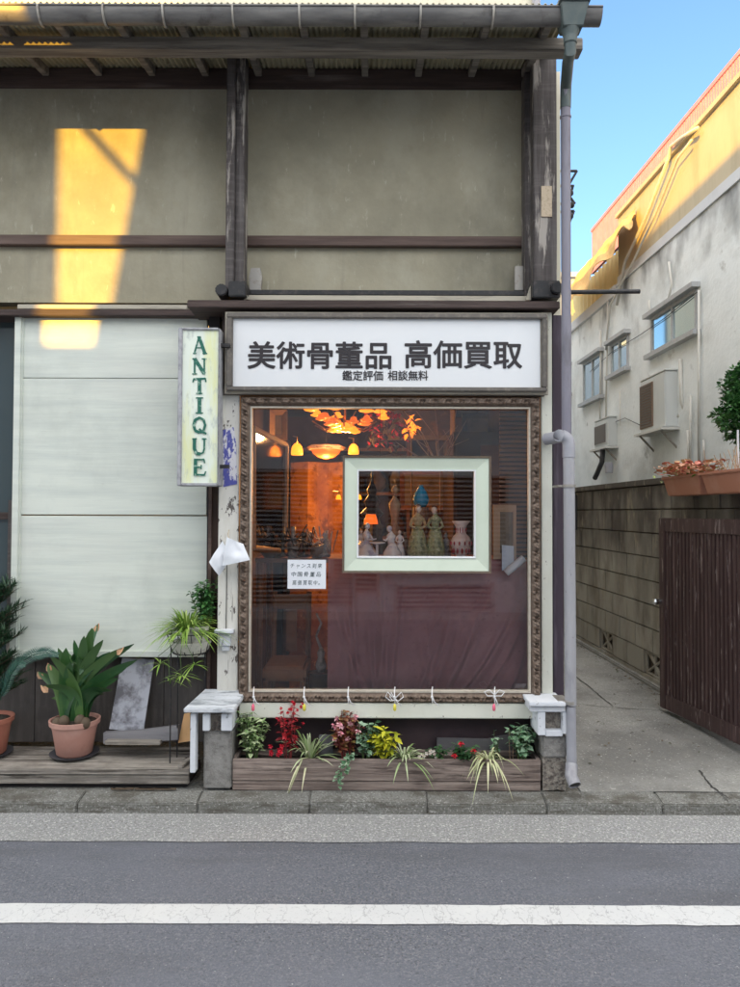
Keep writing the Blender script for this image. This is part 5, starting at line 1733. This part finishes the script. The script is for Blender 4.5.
for k in range(18):
    row, colm = divmod(k, 6)
    xx = -.7 + .19 * colm
    zz = .53 + .42 * (row + 1) + .001
    s_ = random.uniform(1.1, 1.9)
    pr = [[(.03, 0), (.055, .03), (.06, .07), (.03, .11), (.035, .14)], [(.03, 0), (.035, .08), (.012, .13), (.014, .18)], [(.035, 0), (.05, .04), (.05, .07), (.02, .09), (.008, .11)]][(k + row) % 3]
    o = MB().lathe((xx, 7.2, zz), [(a * s_, b_ * s_) for a, b_ in pr], 14).build('antique_vessel', ('clutter_b', 'clutter_a', 'brass')[(k * 2 + row) % 3], None, smooth=True, org=(xx, 7.2, zz))
    tag(o, '%s vessel on the %s board of the back shelf' % (BK[colm], ('lower', 'middle', 'upper')[row]), 'vessel', 'antiques on the back shelf')
bd = thing('reflection_slats', 'brown slats imitating a louvre reflection at the right end of the window', 'blind', W(520, 430, 4.6))  # added slats stand in for louvres reflected in the glass
m = MB()
q0, q1 = W(500, 415, 4.6), W(530, 560, 4.6)
z = q1.z
while z < q0.z + .1:
    m.box(q0.x, q1.x, 4.6, 4.62, z, z + .016)
    z += .028
m.build('slats', 'wood_warm', bd)
MB().box(q0.x, q1.x, 4.625, 4.63, q1.z, q0.z + .1).build('backing', 'room_dark', bd)
cb = thing('tall_cabinet', 'tall dark cabinet standing at the right wall behind the glass', 'cabinet', (.85, 5.6, .1))
MB().box(.62, 1.0, 5.5, 6.3, .1, 2.2).build('body', 'room_dark', cb, bevel=.006)
for k in range(2):
    MB().box(.64 + .18 * k, .80 + .18 * k, 5.485, 5.5, .2, 2.1).build('door', 'wood_warm' if k else 'room_dark', cb, bevel=.004)
# chair
t = thing('armchair', 'wooden chair with a brown cushion seat in the lower left of the window', 'chair', (W(284, 690, 4.75).x, 4.8, .1))
q0, q1 = W(262, 667, 4.6), W(306, 682, 4.6)
MB().box(q0.x, q1.x, 4.6, 5.0, q1.z, q0.z).build('seat', 'cushion', t, bevel=.02)
for (xx, yy_) in ((q0.x + .02, 4.62), (q1.x - .02, 4.62)):
    MB().tube([(xx, yy_, .1), (xx, yy_, q1.z)], .018, 8).build('leg', 'wood_warm', t)
for (xx, yy_) in ((q0.x + .02, 4.98), (q1.x - .02, 4.98)):
    MB().tube([(xx, yy_, .1), (xx, yy_ + .02, q0.z + .1), (xx, yy_ + .06, q0.z + .42)], .018, 8).build('leg', 'wood_warm', t)
m = MB().box(q0.x + .02, q1.x - .02, 5.02, 5.045, q0.z + .3, q0.z + .4)
m.box(q0.x + .1, q1.x - .1, 5.01, 5.03, q0.z + .02, q0.z + .3)
m.build('backrest', 'wood_warm', t, bevel=.004)
# umbrella-like white stick and cloth near drape
t = thing('white_statuette', 'small white swan necked statuette beside the purple cloth', 'statuette', (W(321, 668, 4.6).x, 4.6, .1))
xx = W(321, 660, 4.6).x
zq = W(321, 672, 4.6).z
MB().lathe((xx, 4.6, .1), [(.08, 0), (.07, zq - .11), (.08, zq - .1)], 14).build('pedestal', 'room_dark', t, smooth='auto')
MB().lathe((xx, 4.6, zq), [(.025, 0), (.035, .04), (.02, .09), (.025, .12), (.01, .15)], 12).tube([(xx, 4.6, zq + .14), (xx - .03, 4.6, zq + .22), (xx + .0, 4.6, zq + .3), (xx - .03, 4.6, zq + .36)], [.01, .008, .008, .006], 8).build('body', 'clutter_b', t, smooth=True)
# lamps' own light
def lamp(name, loc, e, col, r=.05):
    l = bpy.data.lights.new(name, 'POINT')
    l.energy = e
    l.color = col
    l.shadow_soft_size = r
    o = bpy.data.objects.new(name, l)
    o.location = loc
    COL.objects.link(o)


lamp('chandelier_light', W(345, 432, 5.3) + Vector((0, 0, 0)), 5, (1, .5, .18))
lamp('pendant_light', W(326, 470, 5.7), 4, (1, .45, .12))
lamp('back_lamp_light', W(332, 500, 5.75), 3.2, (1, .36, .06), .08)

# ================================================================== ALLEY RIGHT SIDE
# block wall
bw = thing('block_wall', 'grimy concrete block wall with pierced vent blocks along the alley', 'wall', (2.4, 7, .1))
mo, bl_, vb = MB(), MB(), MB()
WX = 2.42
WZT = PL(660, 478, WX).z
zc0 = WZT
y = 4.75


def wallbox(mb, y0, y1, z0, z1, dx=0.0, th=.12):
    xa, xb = PX(y0, WX), PX(y1, WX)
    mb.hexa([(xa + dx, y0, z0), (xa + th, y0, z0), (xb + th, y1, z0), (xb + dx, y1, z0), (xa + dx, y0, z1), (xa + th, y0, z1), (xb + th, y1, z1), (xb + dx, y1, z1)])


nc = 9
hc = .205
for k in range(nc):
    z1 = WZT - .055 - k * hc
    z0 = z1 - hc
    if z1 < .1:
        break
    yy_ = 4.75 - (.2 if k % 2 else 0)
    while yy_ < 13:
        y0_, y1_ = max(4.75, yy_), yy_ + .4
        ventk = (k == 7)
        mid = (y0_ + y1_) / 2
        isv = ventk and (abs(mid - PL(652, 662, WX).y) < .2 or abs(mid - PL(608, 632, WX).y) < .2)
        if not isv:
            wallbox(bl_, y0_ + .004, y1_ - .004, z0 + .0035, z1 - .0035, dx=random.uniform(-.002, .004))
        else:
            # pierced block: frame + diagonal star ribs
            def P3(u, v, dx_=0.0):
                yq = y0_ + (y1_ - y0_) * u
                return Vector((PX(yq, WX) + dx_, yq, z0 + (z1 - z0) * v))
            for (u0, v0, u1, v1) in ((0.02, .05, .98, .05), (.02, .95, .98, .95), (.03, .05, .03, .95), (.97, .05, .97, .95), (.1, .1, .9, .9), (.1, .9, .9, .1), (.5, .05, .5, .95), (.25, .05, .5, .5), (.75, .95, .5, .5)):
                vb.tube([P3(u0, v0, .03), P3(u1, v1, .03)], .013, 6)
        yy_ += .4
wallbox(mo, 4.75, 13, .02, WZT - .055, dx=.055, th=.11)
mo.build('mortar_core', 'mortar', bw)
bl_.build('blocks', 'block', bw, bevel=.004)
vb.build('vent_blocks', 'block', bw)
mb = MB()
wallbox(mb, 4.75, 13, WZT - .052, WZT, dx=-.015, th=.135)
mb.build('coping', 'block', bw, bevel=.005)
# footing
mb = MB()
wallbox(mb, 4.75, 13, .02, .16, dx=-.04, th=.1)
mb.build('footing', 'alley_concrete', bw, bevel=.01)
o = MB().box(PX(8.6, WX) - .1, PX(8.6, WX), 8.5, 8.75, PL(576, 530, WX).z, PL(576, 495, WX).z).build('letter_box', 'duct_black', None, org=(2.4, 8.6, 1.3), bevel=.006)
tag(o, 'dark letter box fixed to the block wall deep in the alley', 'letter box')

# white grimy building
wb = thing('white_building', 'grimy white two storey building with a sunlit upper wall', 'building', (3.6, 8, 0))
XB = 3.3
zl = (PL(622, 283, XB).z + PL(726, 190, XB).z) / 2     # ledge
ztp = (PL(740, 78, XB).z + PL(697, 128, XB).z) / 2     # top of sunlit part
YA, YB = 3.0, 12.6


def plane_box(mb, y0, y1, z0, z1, c, th=.3):
    xa, xb = PX(y0, c), PX(y1, c)
    mb.hexa([(xa, y0, z0), (xa + th, y0, z0), (xb + th, y1, z0), (xb, y1, z0), (xa, y0, z1), (xa + th, y0, z1), (xb + th, y1, z1), (xb, y1, z1)])
    return mb


plane_box(MB(), YA, YB, 0, zl, XB, 5).build('lower_wall', 'grimy_wall', wb)
yu = PL(617, 285, XB).y
plane_box(MB(), YA, yu, zl, ztp, XB + .02, 4.8).build('upper_wall', 'cream_upper', wb)
plane_box(MB(), YA, yu, zl - .01, zl + .02, XB - .02, .05).build('string_course', 'ledge_smooth', wb)
plane_box(MB(), YA, yu, ztp, ztp + .05, XB - .02, 4.9).build('roof_edge', 'cream_upper', wb)
plane_box(MB(), yu, YB, zl - .12, zl + .02, XB - .04, .1).build('fascia', 'ledge_smooth', wb, bevel=.004)
# smooth band: shade on the upper wall put in as a bluish grey strip
plane_box(MB(), YA, yu, zl + .02, zl + .12, XB + .005, .02).build('shaded_band', 'ledge_smooth', wb)


def wwin(p_tl, p_br_z, y0, y1, z0, z1, name='window', mull=1):
    f = MB()
    c = XB - .02
    t_ = .035
    plane_box(f, y0, y1, z1 - t_, z1, c, .05)
    plane_box(f, y0, y1, z0, z0 + t_, c, .05)
    plane_box(f, y0, y0 + t_, z0 + t_, z1 - t_, c, .05)
    plane_box(f, y1 - t_, y1, z0 + t_, z1 - t_, c, .05)
    for m_ in range(mull):
        ym = y0 + (y1 - y0) * (m_ + 1) / (mull + 1)
        plane_box(f, ym - .015, ym + .015, z0 + t_, z1 - t_, c, .05)
    w = f.build('window', 'window_alu', wb)
    plane_box(MB(), y0 + .02, y1 - .02, z0 + .02, z1 - .02, XB - .004, .01).build('pane', 'alley_glass', w)
    plane_box(MB(), y0 - .06, y1 + .06, z1, z1 + .05, XB - .09, .1).build('hood', 'window_alu', w)
    plane_box(MB(), y0 - .06, y1 + .06, z0 - .05, z0, XB - .08, .1).build('sill', 'window_alu', w)


zA, zB_ = PL(651, 319, XB).z, PL(650, 356, XB).z
wwin(0, 0, PL(698, 300, XB).y, PL(652, 330, XB).y, zB_, zA)
wwin(0, 0, PL(629, 340, XB).y, PL(612, 350, XB).y, PL(612, 376, XB).z, PL(612, 345, XB).z)
wwin(0, 0, PL(603, 353, XB).y, PL(584, 364, XB).y, PL(584, 404, XB).z, PL(584, 364, XB).z)
wwin(0, 0, PL(571, 370, XB).y, PL(562, 370, XB).y, PL(566, 396, XB).z, PL(566, 369, XB).z)
# lighter plain panels / crack lines on the wall
for (a, b_) in (((703, 394), (722, 388)), ((640, 410), (655, 405))):
    p, q = PL(*a, XB), PL(*b_, XB)
# pipes on the wall
PIPES = [[(699, 290), (699, 470)], [(691, 395), (690, 470)], [(608, 300), (606, 420)], [(649, 300), (650, 318)], [(601, 330), (600, 420)], [(667, 304), (672, 285), (669, 262)], [(704, 440), (704, 470)], [(688, 430), (689, 470)]]
for pts in PIPES:
    P_ = [PL(a, b_, XB - .03) for a, b_ in pts]
    MB().tube(P_, .013, 8).build('wall_pipe', 'conduit', wb, smooth=True)
# diagonal lit conduits on upper wall
for (pts, r_) in (([(698, 128), (683, 137), (671, 146), (669, 157), (648, 213), (625, 262), (617, 305)], .02), ([(692, 140), (678, 158), (655, 215), (633, 262), (610, 306), (606, 350)], .014)):
    MB().tube([PL(a, b_, XB - .05) for a, b_ in pts], r_, 8).build('wall_pipe', 'conduit', wb, smooth=True)
for pts in ([(640, 425), (625, 418), (610, 424)], [(700, 290), (665, 318), (640, 335), (612, 352), (590, 372)]):
    MB().tube([PL(a, b_, XB - .02) for a, b_ in pts], .0045, 5).build('wall_cable', 'duct_black', wb, smooth=True)
# salmon rail on the roof
rl = MB()
SB = 3.75
zr0, zr1 = ztp + .05, (PL(592, 233, SB).z + PL(740, 51, SB).z) / 2
ys_ = 3.2
yend = PL(592, 240, SB).y
while ys_ < yend:
    x_ = PX(ys_, SB)
    rl.box(x_ - .01, x_ + .01, ys_ - .022, ys_ + .022, zr0, zr1)
    ys_ += .06
plane_box(rl, 3.2, yend, zr1 - .02, zr1 + .03, SB - .02, .05)
plane_box(rl, 3.2, yend, zr0, zr0 + .04, SB - .02, .05)
rl.build('roof_railing', 'salmon_rail', wb)
plane_box(MB(), yu, YB, zl - .02, zl, XB + .3, 3).build('low_roof', 'ledge_smooth', wb)
# sunlit lean-to with tarp at the far end
m = MB()
yq0, yq1 = yu + .15, YB
n = 60
for lay in (0, 1):
    for i in range(n + 1):
        yy_ = yq0 + (yq1 - yq0) * i / n
        xx = PX(yy_, XB + .15) + .02 * math.cos(i * 1.6) + lay * .02
        m.v += [Vector((xx, yy_, zl - .05)), Vector((xx, yy_, PL(600, 258, XB).z))]
mm = 2 * (n + 1)
for i in range(n):
    b_ = 2 * i
    m.f += [(b_, b_ + 1, b_ + 3, b_ + 2), (b_ + mm, b_ + 2 + mm, b_ + 3 + mm, b_ + 1 + mm), (b_ + 1, b_ + 1 + mm, b_ + 3 + mm, b_ + 3)]
m.build('balcony_screen', 'yellow_sheet', wb)
tp_ = [PL(570, 284, XB - .2), PL(612, 232, XB - .2), PL(637, 205, XB + .1), PL(634, 216, XB - .3), PL(605, 272, XB - .35), PL(588, 290, XB - .35)]
ta = grid_mesh(24, 8, lambda u, v: (PL(568 + 68 * u, 286 - 80 * u, XB - .02).lerp(PL(566 + 66 * u, 312 - 92 * u, XB - .32), v) + Vector((.05 * noise.noise(Vector((u * 8, v * 4, 0))), 0, .09 * math.sin(u * 17) * v + .05 * noise.noise(Vector((u * 9, v * 5, 7)))))))
nn = len(ta.v)
ta.v += [v + Vector((0, 0, -.01)) for v in ta.v]
ta.f += [tuple(i + nn for i in f[::-1]) for f in ta.f]
o = ta.build('tarpaulin', 'tarp_orange', None, smooth=True, org=PL(600, 290, XB))
tag(o, 'sunlit orange tarpaulin draped over the far balcony of the white building', 'tarpaulin')

# AC units


def ac(label, x_front, y0, y1, z0, z1, dep, grille):
    t = thing('air_conditioner', label, 'air conditioner', (x_front + dep / 2, (y0 + y1) / 2, z0), 'outdoor air conditioner units on the white wall')
    MB().box(x_front, x_front + dep, y0, y1, z0, z1).build('casing', 'ac_white', t, bevel=.012)
    MB().box(x_front - .004, x_front + dep, y0 - .008, y1 + .008, z1 + .001, z1 + .018).build('lid', 'ac_white', t, bevel=.004)
    gy0, gy1 = grille
    f = MB().box(x_front - .012, x_front - .002, gy0 - .02, gy1 + .02, z0 + .05, z1 - .06).build('grille_frame', 'rust' if dep < .24 else 'ac_white', t)
    g = MB()
    n_ = 16
    for k in range(n_):
        zz = z0 + .07 + (z1 - z0 - .15) * k / (n_ - 1)
        g.box(x_front - .02, x_front - .011, gy0, gy1, zz - .008, zz + .006)
    g.build('fan_grille', 'ac_grille', t)
    # shelf + brackets
    MB().box(x_front - .06, XB - .0, y0 - .05, y1 + .05, z0 - .03, z0 - .004).build('shelf', 'conduit', t)
    for yy_ in (y0 + .04, y1 - .06):
        MB().tube([(x_front - .03, yy_, z0 - .03), (XB - .02, yy_, z0 - .22)], .012, 6).build('bracket', 'galvanised', t)
    MB().tube([(x_front + dep * .6, y0 + .0, z0 + .12), (x_front + dep * .8, y0 - .09, z0 + .1), (XB - .04, y0 - .12, z0 + .25), (XB - .05, y0 - .12, z0 + .7)], .02, 8).build('hose', 'conduit', t, smooth=True)
    return t


da = 7.85
xf = W(665, 400, da).x
yb_ = xf * F / (641 - 370)
ac('larger rusty grilled air conditioner on the white wall near the ivy', xf, da, yb_, W(665, 427, da).z, W(665, 370.5, da).z, .235, (da + (yb_ - da) * .48, yb_ - .03))
db = 9.7
xf2 = W(609, 430, db).x
yb2 = xf2 * F / (595 - 370)
ac('smaller air conditioner further down the white wall', xf2, db, yb2, W(609, 446, db).z, W(609, 417, db).z, .24, (db + .1, yb2 - .05))
# hoses below AC2
m = MB()
m.tube([PL(603, 448, XB - .12), PL(602, 462, XB - .12), PL(597, 474, XB - .15), PL(595, 478, XB - .15)], .035, 8)
m.build('flexible_duct', 'duct_black', wb, smooth=True)
m = MB().lathe(PL(609, 473, XB - .12), [(.05, 0), (.055, .1), (.05, .14)], 12)
m.build('gas_meter', 'pipe_elbow', wb, smooth='auto')

# horizontal dark pole + rack on shop's corner
sx = W(567, 290, 4.6)
o = MB().tube([(1.16, 4.62, W(567, 291.5, 4.6).z), (W(641, 290, 4.6).x, 4.62, W(641, 290.5, 4.6).z)], .014, 10).build('iron_pole', 'iron_black', None, org=(1.16, 4.62, sx.z))
tag(o, 'dark iron pole sticking out horizontally over the alley from the shop corner', 'pole')
rk = thing('cable_rack', 'black utility wire rack fixed high on the shop side', 'bracket', W(572, 200, 4.9))
m = MB()
for (x0p, y0p, x1p, y1p) in ((557, 171, 577, 171), (577, 171, 570, 183), (557, 186, 574, 186), (573, 186, 570, 197), (570, 197, 575, 204), (560, 212, 574, 211), (574, 211, 569, 224), (569, 190, 569, 226), (557, 204, 570, 204)):
    m.tube([W(x0p, y0p, 4.9), W(x1p, y1p, 4.9)], .009, 6)
for (q_, w_) in ((571, 193), (572, 205), (571, 216)):
    m.ball(W(q_, w_, 4.88), .018, .018, .022, 8)
m.build('rack_bars', 'iron_black', rk)
m = MB().tube([(1.15, 4.9, W(560, 171, 4.9).z + .03), (1.15, 4.9, W(560, 226, 4.9).z - .1)], .015, 6)
m.build('mast', 'iron_black', rk)

# far grey house at the alley end
fh = thing('grey_house', 'plain grey house rising beyond the end of the alley', 'house', (4.8, 17, 0))
q0 = W(560, 280, 16)
q1 = W(581.5, 278, 16)
MB().box(q0.x - 3.5, q1.x, 16, 20, 0, q1.z).build('wall', 'far_grey', fh)
MB().box(q0.x - 3.6, q1.x + .06, 15.9, 20.1, q1.z, q1.z + .1).build('roof', 'window_alu', fh)
MB().box(q0.x - .6, q0.x - .1, 15.97, 16.0, 4.2, 5.0).build('window', 'alley_glass', fh)

lt = MB()
for _ in range(260):
    y_ = random.uniform(4.3, 9)
    if random.random() < .6:
        x_ = PX(y_, WX) - .05 - abs(random.gauss(0, .04))
    else:
        x_ = random.uniform(1.3, 2.3)
    a = random.uniform(0, 6.28)
    lt.leaf((x_, y_, alley_z(x_, y_) + .004), (math.cos(a), math.sin(a), .15), random.uniform(.01, .03), .012)
tag(lt.build('fallen_leaves', 'litter_leaf', None, org=(2.2, 6, .13), kind='stuff'), 'small dry leaves and grit scattered along the alley edge')
# gate
gt = thing('wooden_gate', 'dark brown slatted gate standing open along the alley wall', 'gate', (2.25, 5.1, .12))
gA = W(661, 700, 5.55)      # far edge
gB = W(748, 745, 4.55)


def GP(s, z, off=0.0):
    xa, ya = gA.x, 5.55
    xb, yb = 2.33, 4.5
    return Vector((xa + (xb - xa) * s + off, ya + (yb - ya) * s + off * .1, z))


zg0, zg1 = .16, (W(661, 518, 5.55).z)


def gbox(mb, s0, s1, z0, z1, o0, o1):
    mb.hexa([GP(s0, z0, o0), GP(s1, z0, o0), GP(s1, z0, o1), GP(s0, z0, o1), GP(s0, z1, o0), GP(s1, z1, o0), GP(s1, z1, o1), GP(s0, z1, o1)])


f = MB()
gbox(f, 0, .07, zg0, zg1, -.01, .05)
gbox(f, .94, 1.02, zg0, zg1 + .03, -.01, .05)
gbox(f, .07, .94, zg1 - .1, zg1, -.008, .045)
gbox(f, .07, .94, zg0, zg0 + .11, -.008, .045)
f.build('gate_frame', 'gate_brown', gt, bevel=.005)
s = MB()
k = .075
i = 0
while k < .935:
    gbox(s, k, k + .03, zg0 + .11, zg1 - .1, .0, .02)
    k += .0405
    i += 1
gbox(s, .07, .94, zg0 + .11, zg1 - .1, .024, .035)
s.build('slats', 'gate_brown', gt, bevel=.003)
hk = W(660, 602, 5.5)
MB().tube([GP(.02, hk.z, 0), GP(.02, hk.z, -.06)], .02, 12).lathe(GP(.02, hk.z - .02, -.05), [(.022, 0), (.03, .02), (.022, .04)], 12).build('handle', 'chrome', gt, smooth='auto')
gp = thing('gate_post', 'brown gate post with a small blue sticker at the picture edge', 'post', (2.37, 4.42, .1))
MB().box(2.32, 2.42, 4.34, 4.43, .1, zg1 + .14).build('shaft', 'gate_brown', gp, bevel=.006)
zq = W(738, 533, 4.5).z
q = GP(.985, zq, -.013)
m = MB()
m.hexa([GP(.95, zq - .04, -.013), GP(1.01, zq - .04, -.013), GP(1.01, zq - .04, -.0115), GP(.95, zq - .04, -.0115), GP(.95, zq + .04, -.013), GP(1.01, zq + .04, -.013), GP(1.01, zq + .04, -.0115), GP(.95, zq + .04, -.0115)])
m.build('sticker', 'blue_label', gt)

# rail planters on the wall
for (s0, s1, lb) in ((5.0, 5.62, 'terracotta trough full of coral pink flowers hung on the block wall'), (4.3, 4.97, 'near terracotta trough with dry twigs hung on the block wall')):
    t = thing('flower_trough', lb, 'planter', (WX - .1, (s0 + s1) / 2, 1.78), 'terracotta troughs on the block wall')
    zt0 = PL(676, 479, WX - .12).z + .01
    zb0 = zt0 - .14
    m = MB()
    xa = WX - .2
    m.hexa([(xa + .03, s0 + .03, zb0), (WX - .04, s0 + .03, zb0), (WX - .04, s1 - .03, zb0), (xa + .03, s1 - .03, zb0), (xa, s0, zt0), (WX - .02, s0, zt0), (WX - .02, s1, zt0), (xa, s1, zt0)])
    m.box(xa - .008, WX - .02, s0 - .008, s1 + .008, zt0 - .018, zt0 + .004)
    m.build('trough', 'planter_terracotta', t, bevel=.006)
    f_, g_ = MB(), MB()
    if s0 > 4.9:
        for _ in range(260):
            p = (random.uniform(xa - .05, WX), random.uniform(s0, s1), zt0 + random.uniform(0, .09))
            a = random.uniform(0, 6.28)
            f_.leaf(p, (math.cos(a), math.sin(a), random.uniform(0, 1)), .05, .042)
        for _ in range(60):
            p = (random.uniform(xa - .05, WX), random.uniform(s0, s1 + .08), zt0 + random.uniform(-.03, .06))
            a = random.uniform(0, 6.28)
            g_.leaf(p, (math.cos(a), math.sin(a), random.uniform(-.3, 1)), .045, .025)
        f_.build('blossoms', 'petal_coral', t)
        g_.build('foliage', 'leaf_lime', t)
    else:
        for _ in range(26):
            p = Vector((random.uniform(xa + .02, WX - .03), random.uniform(s0 + .1, s1), zt0))
            g_.tube([p, p + Vector((random.uniform(-.05, .03), random.uniform(-.05, .05), random.uniform(.06, .16)))], .0025, 4)
        g_.build('twigs', 'wood_tan', t)
# ivy topiary
iv = thing('climbing_bush', 'dense dark green bush hanging over the block wall at the picture edge', 'bush', (2.6, 4.9, 1.9))
f_ = MB()
for (ppx, ppy, rx_, rz_) in ((742, 380, .13, .14), (738, 400, .12, .13), (744, 425, .13, .15), (752, 445, .12, .12), (735, 412, .1, .1), (760, 400, .2, .25), (765, 370, .15, .15)):
    c_ = W(ppx, ppy, 4.9)
    for q_ in range(5):
        leaf_cloud(f_, c_ + Vector((random.uniform(-rx_, rx_) * .8, random.uniform(-.06, .06), random.uniform(-rz_, rz_) * .9)), rx_ * random.uniform(.3, .6), .09, rz_ * random.uniform(.3, .65), 170, .034, .65)
f_.build('foliage', 'leaf_jade', iv)
m = MB()
c_ = W(750, 440, 4.9)
m.tube([(c_.x, 4.9, 1.9), (c_.x, 4.9, c_.z + .1), W(748, 400, 4.9)], [.012, .01, .008], 8)
for k in range(12):
    e_ = W(random.uniform(733, 760), random.uniform(375, 450), 4.9)
    m.tube([W(748, 420, 4.9), e_], [.005, .002], 5)
m.build('stems', 'stem_brown', iv)
o = MB().tube([W(738, 470, 4.8), W(738, 430, 4.8)], .007, 8).build('garden_cane', 'ribbon_white', None, org=W(738, 470, 4.8))
tag(o, 'thin white cane standing behind the near trough', 'cane')

# ================================================================== OPPOSITE SIDE OF THE STREET (outlines shaped to shade the street and cut the sun patch; mirrored in the glass)
OY = -3.5
ob = thing('siding_house', 'grey weatherboard house across the street', 'house', (-4, OY, 0))
az, el = R(25), R(11)
m = MB()
pts = [(-5.33, 0), (-2.95, 0), (-2.95, 7.2), (-5.32, 7.2), (-5.14, 5.65), (-5.38, 4.2)]  # slanted edge shaped to cut one side of the sun patch
m.prism([(x, OY, z) for x, z in pts], (0, -5, 0))
m.build('wall', 'siding_grey', ob)
m = MB()
z = .3
while z < 7.0:
    m.box(-4.9, -2.98, OY, OY + .03, z, z + .012)
    z += .15
m.build('weatherboards', 'siding_grey', ob)
w_ = MB().box(-4.5, -3.4, OY, OY + .05, 1.0, 2.2).build('window', 'dark_glass', ob)
# white house (sloped roofline)
oc = thing('louvred_house', 'white house with louvred shutters across the street', 'house', (0, OY, 0))
m = MB()
m.prism([(-2.94, OY, 0), (6, OY, 0), (6, OY, 3.95), (-2.94, OY, 7.72)], (0, -5, 0))  # slope shaped to hold a level shadow line on the alley wall
m.build('wall', 'siding_white', oc)
for (x0, x1, z0, z1) in ((-2.2, -.9, .9, 2.3), (.3, 2.2, .6, 2.2), (-.6, .1, .3, 2.2), (2.8, 4.4, .8, 2.2), (.45, 1.95, .02, .42), (-2.4, -.3, .1, .6)):
    m = MB()
    z = z0
    while z < z1:
        m.box(x0, x1, OY, OY + .03, z, z + .035)
        z += .075
    m.box(x0 - .05, x0, OY, OY + .05, z0 - .05, z1 + .05)
    m.box(x1, x1 + .05, OY, OY + .05, z0 - .05, z1 + .05)
    m.build('louvre', 'louvre', oc)
    MB().box(x0, x1, OY, OY + .008, z0, z1).build('shutter_back', 'room_dark', oc)
od = thing('low_house', 'low brown house across the street', 'house', (-8, OY, 0))
MB().box(-14, -5.81, OY - .35, OY, 0, 5.95).build('front_wall', 'siding_grey', od)
MB().box(-14, -5.9, OY - 5, OY - .35, 0, 4.1).build('wall', 'siding_grey', od)
MB().box(-5.81, -5.34, OY - 4, OY - .2, 0, 4.34).build('sun_gap_wall', 'siding_white', od)  # added to close the gap below the sun patch
MB().box(6.1, 14, OY - 5, OY, 0, 3.6).build('wall', 'siding_white', thing('low_house', 'low white house across the street', 'house', (9, OY, 0)))
# thin cable whose shadow crosses the sun patch
dcab = MB()
sv = Vector((math.sin(az) * math.cos(el), math.cos(az) * math.cos(el), -math.sin(el)))
pA, pB = W(80, 122, 4.5), W(136, 184, 4.5)
back = lambda p, yy_: p + sv * ((yy_ - p.y) / sv.y)
cA, cB = back(pA, OY + .1), back(pB, OY + .1)
d_ = cB - cA
o = MB().tube([cA - d_ * .6, cB + d_ * .5], .028, 8).build('utility_cable', 'iron_black', None, org=cA)
tag(o, 'black cable slung between the two houses across the street', 'cable')
# ------------------------------------------------------------------ light
w = bpy.data.worlds.new('World')
sc.world = w
w.use_nodes = True
wn = w.node_tree.nodes
bg = wn['Background']
sky = wn.new('ShaderNodeTexSky')
sky.sky_type = 'NISHITA'
sky.sun_disc = False
sky.sun_elevation = el
sky.sun_rotation = math.pi + az     # sun stands behind the camera, to its left
sky.air_density = 1.0
sky.dust_density = 1.5
sky.ozone_density = 3
# unseen bright clouds added as fill light overhead and towards the sun; the sky ahead of the camera is clear
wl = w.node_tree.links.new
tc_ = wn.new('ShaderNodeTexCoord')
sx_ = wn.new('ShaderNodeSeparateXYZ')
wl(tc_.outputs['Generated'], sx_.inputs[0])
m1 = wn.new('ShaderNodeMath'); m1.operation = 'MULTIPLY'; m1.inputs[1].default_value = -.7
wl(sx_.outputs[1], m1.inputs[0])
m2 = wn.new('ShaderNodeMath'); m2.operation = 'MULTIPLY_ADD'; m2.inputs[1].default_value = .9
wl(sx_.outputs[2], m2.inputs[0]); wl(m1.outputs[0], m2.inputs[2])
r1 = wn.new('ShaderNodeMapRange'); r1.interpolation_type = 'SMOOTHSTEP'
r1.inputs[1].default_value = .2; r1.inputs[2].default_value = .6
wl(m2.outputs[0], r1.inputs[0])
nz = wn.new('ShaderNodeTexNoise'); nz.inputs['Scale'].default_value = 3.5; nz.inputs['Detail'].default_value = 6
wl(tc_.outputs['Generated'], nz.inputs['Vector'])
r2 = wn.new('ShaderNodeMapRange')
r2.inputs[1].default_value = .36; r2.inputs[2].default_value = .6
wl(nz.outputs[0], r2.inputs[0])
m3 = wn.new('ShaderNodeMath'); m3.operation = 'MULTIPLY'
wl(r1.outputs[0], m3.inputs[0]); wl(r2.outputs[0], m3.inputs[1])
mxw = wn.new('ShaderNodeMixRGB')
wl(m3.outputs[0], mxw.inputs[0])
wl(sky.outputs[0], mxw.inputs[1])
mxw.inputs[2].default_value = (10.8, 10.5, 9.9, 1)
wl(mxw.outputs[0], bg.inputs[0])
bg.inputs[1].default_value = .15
sl_ = bpy.data.lights.new('sun', 'SUN')
sl_.energy = 4.6
sl_.color = (1.0, .53, .04)
sl_.angle = R(.5)
so = bpy.data.objects.new('sun', sl_)
COL.objects.link(so)
so.rotation_euler = sv.to_track_quat('-Z', 'Y').to_euler()
so.location = (-6, -10, 8)

sc.view_settings.view_transform = 'Standard'
sc.view_settings.look = 'None'
sc.view_settings.gamma = 1
sc.view_settings.use_curve_mapping = False
sc.view_settings.exposure = 1.5
sc.cycles.use_denoising = True
sc.cycles.max_bounces = 8
sc.cycles.transparent_max_bounces = 12
